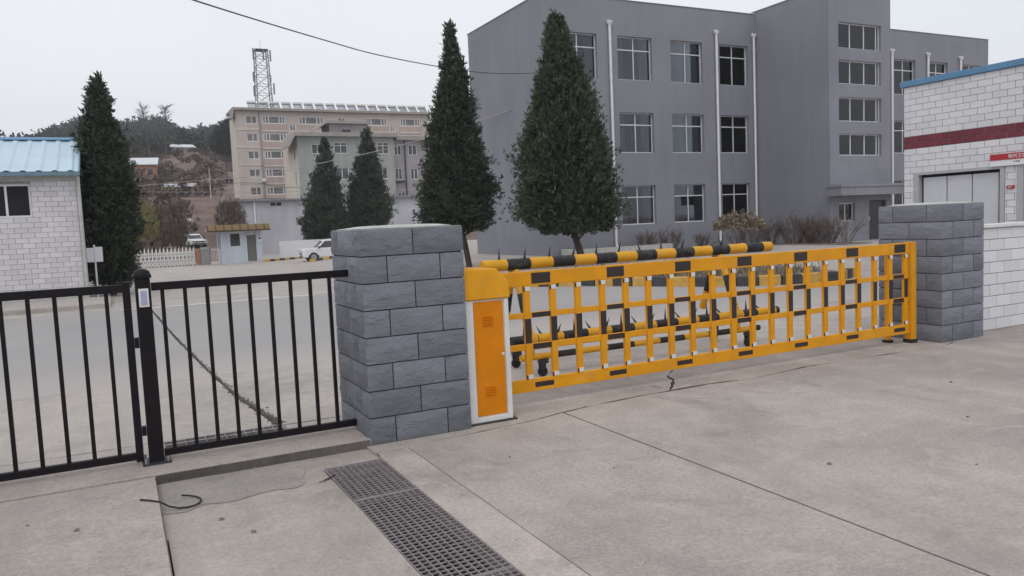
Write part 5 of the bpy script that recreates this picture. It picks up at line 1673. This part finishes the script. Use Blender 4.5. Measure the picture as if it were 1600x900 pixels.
def car(name, label, loc, rotz, L, W, H, suv=True):
    """car with its nose along local -X"""
    t = thing(name, label, 'car', loc, rotz)
    hw = W/2
    rw = 0.35 if suv else 0.31
    belt = H*0.56
    # lower body: side profile swept across with tumblehome
    if suv:
        side = [(0.05, 0.32), (0.0, 0.62), (0.12, 0.92), (0.35, 1.02), (1.15, belt+0.06), (L-0.15, belt+0.06), (L, belt-0.25), (L, 0.4), (L-0.2, 0.3)]
        green = [(1.05, belt+0.05), (1.75, H-0.05), (2.2, H), (L-0.75, H-0.02), (L-0.3, H-0.12), (L-0.08, belt+0.05)]
    else:
        side = [(0.05, 0.28), (0.0, 0.55), (0.15, 0.78), (1.1, belt+0.02), (L-0.9, belt+0.06), (L-0.1, belt+0.02), (L, 0.5), (L-0.1, 0.28)]
        green = [(1.0, belt+0.01), (1.75, H-0.04), (2.3, H), (L-1.5, H-0.03), (L-0.8, belt+0.04)]
    def loft(poly, w0, w1, zlo, zhi):
        m = MB()
        n = len(poly)
        def wid(z): return w0+(w1-w0)*max(0, min(1, (z-zlo)/(zhi-zlo)))
        vs = []
        for s in (-1, 1):
            vs += [(x, s*wid(z), z) for x, z in poly]
        m.add(vs, [tuple(range(n)), tuple(range(2*n-1, n-1, -1))]+[(i, n+i, n+(i+1) % n, (i+1) % n) for i in range(n)])
        return m
    loft(side, hw, hw*0.96, 0.5, belt).build('body', 'car_white', t, bevel=0.05)
    cb = loft(green, hw*0.94, hw*0.76, belt, H).build('cabin', 'car_white', t, bevel=0.04)
    zt = H-0.16
    wi = lambda z: hw*0.94+(hw*0.76-hw*0.94)*(z-belt)/(H-belt)
    def pane(pts, name='window'):
        m = MB(); n = len(pts)
        c = sum((Vector(p) for p in pts), Vector())/n
        q = [Vector(p) for p in pts]
        nn = (q[1]-q[0]).cross(q[2]-q[0]).normalized()
        if nn.dot(c-Vector((L/2, 0, belt))) < 0: nn = -nn
        vs = [tuple(p+nn*0.012) for p in q]+[tuple(p-nn*0.02) for p in q]
        m.add(vs, [tuple(range(n)), tuple(range(2*n-1, n-1, -1))]+[(i, (i+1) % n, n+(i+1) % n, n+i) for i in range(n)])
        return m.build(name, 'dark_glass', t)
    zb = belt+0.1
    g0, g1 = green[0], green[1]
    fx = lambda z: g0[0]+(g1[0]-g0[0])*(z-g0[1])/(g1[1]-g0[1])
    pane([(fx(zb), -wi(zb)+0.1, zb), (fx(zb), wi(zb)-0.1, zb), (fx(zt), wi(zt)-0.1, zt), (fx(zt), -wi(zt)+0.1, zt)], 'windscreen')
    gl, gm = green[-1], green[-2]
    bx = lambda z: gl[0]+(gm[0]-gl[0])*(z-gl[1])/(gm[1]-gl[1])
    pane([(bx(zb), -wi(zb)+0.12, zb), (bx(zb), wi(zb)-0.12, zb), (bx(zt), wi(zt)-0.12, zt), (bx(zt), -wi(zt)+0.12, zt)], 'rear_window')
    mid = (g0[0]+L)/2
    for s in (-1, 1):
        for a0, a1, b0, b1 in ((fx(zb)+0.18, mid-0.05, fx(zt)+0.12, mid-0.05), (mid+0.05, bx(zb)-0.25, mid+0.05, bx(zt)-0.15)):
            pane([(a0, s*wi(zb), zb), (a1, s*wi(zb), zb), (b1, s*wi(zt), zt), (b0, s*wi(zt), zt)])
        m = MB(); m.box(fx(zb)+0.1, s*(hw+0.02)-0.09, zb-0.04, fx(zb)+0.22, s*(hw+0.02)+0.09, zb+0.12); m.build('mirror', 'car_dark', t, bevel=0.03)
        m = MB(); m.box(-0.03 if suv else -0.02, s*hw*0.72-0.2, 0.68 if suv else 0.58, 0.22, s*hw*0.72+0.2, 0.85 if suv else 0.72); m.build('headlight', 'lamp_glass', t, bevel=0.03)
        for x in (0.85, L-0.9):
            m = MB(); m.tube((x, s*(hw-0.2), rw), (x, s*(hw+0.015), rw), rw, n=24); w = m.build('wheel', 'rubber', t, smooth=40)
            m = MB(); m.tube((x, s*(hw-0.05), rw), (x, s*(hw+0.025), rw), rw*0.62, n=18); m.build('rim', 'rim', w, smooth=40)
            m = MB(); m.tube((x, s*(hw-0.15), rw), (x, s*(hw+0.008), rw+0.02), rw*1.16, n=24); m.build('wheel_arch', 'car_dark', t, smooth=40)
    m = MB(); m.box(-0.02, -hw*0.5, 0.5, 0.1, hw*0.5, 0.66); m.box(-0.015, -hw*0.85, 0.33, 0.1, hw*0.85, 0.42); m.build('grille', 'car_dark', t, bevel=0.02)
    m = MB(); m.box(-0.035, -0.22, 0.44, -0.005, 0.22, 0.53); m.build('number_plate', 'sign_white', t)
    if suv:
        for s in (-1, 1):
            m = MB(); m.bar((1.9, s*hw*0.68, H+0.06), (L-0.6, s*hw*0.68, H+0.04), 0.04, 0.04)
            for x in (1.95, L-0.7): m.bar((x, s*hw*0.68, H-0.04), (x, s*hw*0.68, H+0.05), 0.04, 0.04)
            m.build('roof_rail', 'car_dark', t)
    return t
car('parked_car', 'white sport utility car parked nose out behind the block pillar', (12.75, 61.2, ground_z(13.5, 61)+0.0), R(-4), 4.6, 1.85, 1.68)
car('parked_car', 'small white car parked on the rise behind the gatehouse', (8.05, 89.0, hill_z(8.0, 90)+0.03), R(90+14), 4.3, 1.75, 1.46, False)
striped_kerb('yellow and black kerb leading from the gatehouse towards the white car', [(10.9, 66.6, -0.72), (12.6, 68.0, -0.72), (14.8, 69.5, -0.72)], 0.6, 0.2, 0.2)
striped_kerb('short yellow and black kerb in front of the white car wheels', [(13.0, 59.4, ground_z(13.5, 59)-0.01), (16.2, 58.4, ground_z(16, 58.5)-0.01)], 0.5, 0.2, 0.2)
m = MB((15.2, 70.5, 0)); m.box(12.9, 70.5, -0.8, 17.5, 70.7, 0.9); o = m.build('low_white_wall', 'sign_white'); tag(o, 'low white wall at the edge of the yard behind the white car', 'wall')

t = thing('notice_sign', 'two white notice boards on one post beside the columnar juniper', 'sign', (-0.52, 24.9, 0))
m = MB(); m.tube((0, 0, 0), (0, 0, 1.5), 0.025, n=8); m.build('post', 'white_pipe', t)
m = MB(); m.box(-0.2, -0.04, 1.02, -0.02, -0.025, 1.42); m.build('board', 'sign_white', t)
m = MB(); m.box(0.0, -0.04, 1.02, 0.2, -0.025, 1.44); m.build('board', 'sign_white', t)

# ------------------------------------------------------------------ poles and wires
def pole(label, x, y, z0, h, r_=0.13, arm=True, mat='mortar_pale'):
    t = thing('utility_pole', label, 'utility pole', (x, y, z0))
    m = MB(); m.tube((0, 0, -0.4), (0, 0, h), r_, r_*0.65, 10); m.build('post', mat, t, smooth=40)
    if arm:
        m = MB(); m.bar((-0.7, 0, h-0.35), (0.7, 0, h-0.35), 0.08, 0.08); m.build('crossarm', 'steel_dark', t)
        for q in (-0.6, 0, 0.6):
            m = MB(); m.lathe([(0.03, 0), (0.05, 0.05), (0.03, 0.12)], (q, 0, h-0.31), 8); m.build('insulator', 'pvc_white', t)
pole('concrete utility pole hidden behind the columnar juniper', 1.06, 87.65, hill_z(1.06, 87.65), 7.2)
pole('pale utility pole on the brown slope left of the pink block', 15.0, 140, hill_z(15.0, 140), 5.2, 0.12)
pole('dark timber pole on the brown slope next to the pink block', 16.9, 142, hill_z(16.9, 142), 4.6, 0.1, True, 'bark')
def wire(label, pts, r_, mat):
    P = [Vector(p) for p in pts]; out = []
    for i in range(len(P)-1):
        p0, p1, p2, p3 = P[max(0, i-1)], P[i], P[i+1], P[min(len(P)-1, i+2)]
        for k in range(6):
            u = k/6
            out.append(0.5*((2*p1)+(-p0+p2)*u+(2*p0-5*p1+4*p2-p3)*u*u+(-p0+3*p1-3*p2+p3)*u**3))
    out.append(P[-1])
    m = MB(tuple(P[0])); m.path(out, r_, 5); o = m.build('overhead_cable', mat); tag(o, label, 'cable')
wire('thick dark cable sagging across the sky to the grey gable wall', [(-1.5, 9.0, 5.0), (0.91, 14.55, 5.8), (1.71, 16.43, 6.14), (3.49, 19.51, 6.63), (5.97, 22.79, 7.04), (8.09, 25.11, 7.28), (11.27, 28.04, 7.65), (13.78, 29.94, 7.91), (15.85, 31.28, 8.18), (17.78, 31.67, 8.37)], 0.018, 'wire')
wire('pale cable climbing past the conifers to the grey gable wall', [(1.06, 87.65, 6.85), (6.62, 75.82, 6.6), (10.42, 64.87, 6.21), (13.09, 54.53, 6.3), (14.85, 46.91, 6.37), (15.74, 43.1, 6.5), (16.71, 39.82, 6.77), (17.78, 34.37, 7.13)], 0.022, 'wire_pale')
wire('upper cable from the hidden pole to the podium roof', [(1.06, 87.6, 6.9), (5.78, 87.52, 7.0), (10.25, 88.65, 7.13), (14.59, 91.0, 7.3), (20.0, 105.0, 7.6), (23.0, 108.1, 7.7)], 0.03, 'wire')
wire('lower pale cable passing in front of the podium roof', [(1.06, 87.6, 6.4), (14.16, 88.84, 6.18), (22.89, 90.05, 6.21), (32.16, 89.86, 6.17), (40.0, 92.0, 6.5)], 0.022, 'wire_pale')

# ------------------------------------------------------------------ small things on the ground
m = MB()
hp_ = [(0.02, 5.085, 0.05), (0.07, 5.035, 0.05), (0.12, 4.985, 0.047), (0.17, 4.95, 0.02), (0.22, 4.925, 0.007), (0.265, 4.915, 0.006), (0.305, 4.925, 0.006), (0.335, 4.955, 0.006), (0.35, 5.0, 0.006), (0.345, 5.05, 0.006), (0.325, 5.095, 0.006), (0.29, 5.13, 0.008), (0.25, 5.15, 0.012)]
m = MB(hp_[0]); m.path(hp_, 0.0055, 7); o = m.build('hose_piece', 'rubber', smooth=50); tag(o, 'short curled offcut of black hose lying across the paving step', 'hose')
wp = [(0.34, 5.5, -0.04), (0.25, 5.48, -0.04), (0.19, 5.41, -0.038), (0.16, 5.33, -0.034), (0.15, 5.26, -0.03), (0.145, 5.2, -0.022)]
m = MB(wp[0]); m.path(wp, 0.004, 6); o = m.build('wire_offcut', 'steel_dark', smooth=50); tag(o, 'thin bent wire lying below the gate sill', 'wire')
rr = random.Random(8)
for x, y in ((-0.55, 5.0), (0.75, 5.55), (1.08, 4.95), (3.9, 3.4), (4.6, 2.9), (5.6, 3.6), (2.3, 4.7), (0.42, 4.6), (0.55, 4.3), (2.75, 4.1), (6.6, 4.4), (-0.3, 4.75)):
    s = rr.uniform(0.008, 0.017)
    m = MB((x, y, 0.043 if x < 0.1 else (dip(y) if x < 1.14 else 0.0)))
    vs = []
    for k in range(6):
        a = k*1.05; vs.append((x+s*math.cos(a)*rr.uniform(0.7, 1.2), y+s*math.sin(a)*rr.uniform(0.7, 1.2), m.o.z))
    for k in range(6):
        a = k*1.05; vs.append((x+s*0.6*math.cos(a)*rr.uniform(0.7, 1.2), y+s*0.6*math.sin(a), m.o.z+s*rr.uniform(0.5, 0.9)))
    m.add(vs, [tuple(range(5, -1, -1)), tuple(range(6, 12))]+[(k, (k+1) % 6, 6+(k+1) % 6, 6+k) for k in range(6)])
    o = m.build('pebble', 'soil'); tag(o, 'small dark pebble lying loose on the concrete', 'pebble', 'loose pebbles on the concrete')
def twigs_on_drain():
    m = MB((1.1, 4.97, 0)); m.bar((1.05, 4.95, -0.012), (1.17, 5.0, 0.008), 0.012, 0.008); o = m.build('wood_sliver', 'bark'); tag(o, 'dark splinter of wood lying at the drain grate edge', 'wood sliver')
twigs_on_drain()

# ------------------------------------------------------------------ haze
m = MB(); m.box(-900, -60, -4.2, 900, 900, 90)
hz = bpy.data.materials.new('haze'); hz.use_nodes = True
ht = hz.node_tree; ht.nodes.clear()
ho = ht.nodes.new('ShaderNodeOutputMaterial'); hv = ht.nodes.new('ShaderNodeVolumePrincipled')
hv.inputs['Color'].default_value = (0.9, 0.92, 0.96, 1); hv.inputs['Density'].default_value = 0.00052
ht.links.new(hv.outputs[0], ho.inputs['Volume'])
MAT['haze'] = hz
HAZE = True
if HAZE:
    o = m.build('haze', 'haze'); o['kind'] = 'stuff'; tag(o, 'thin pale haze over the yard and hill', 'haze')
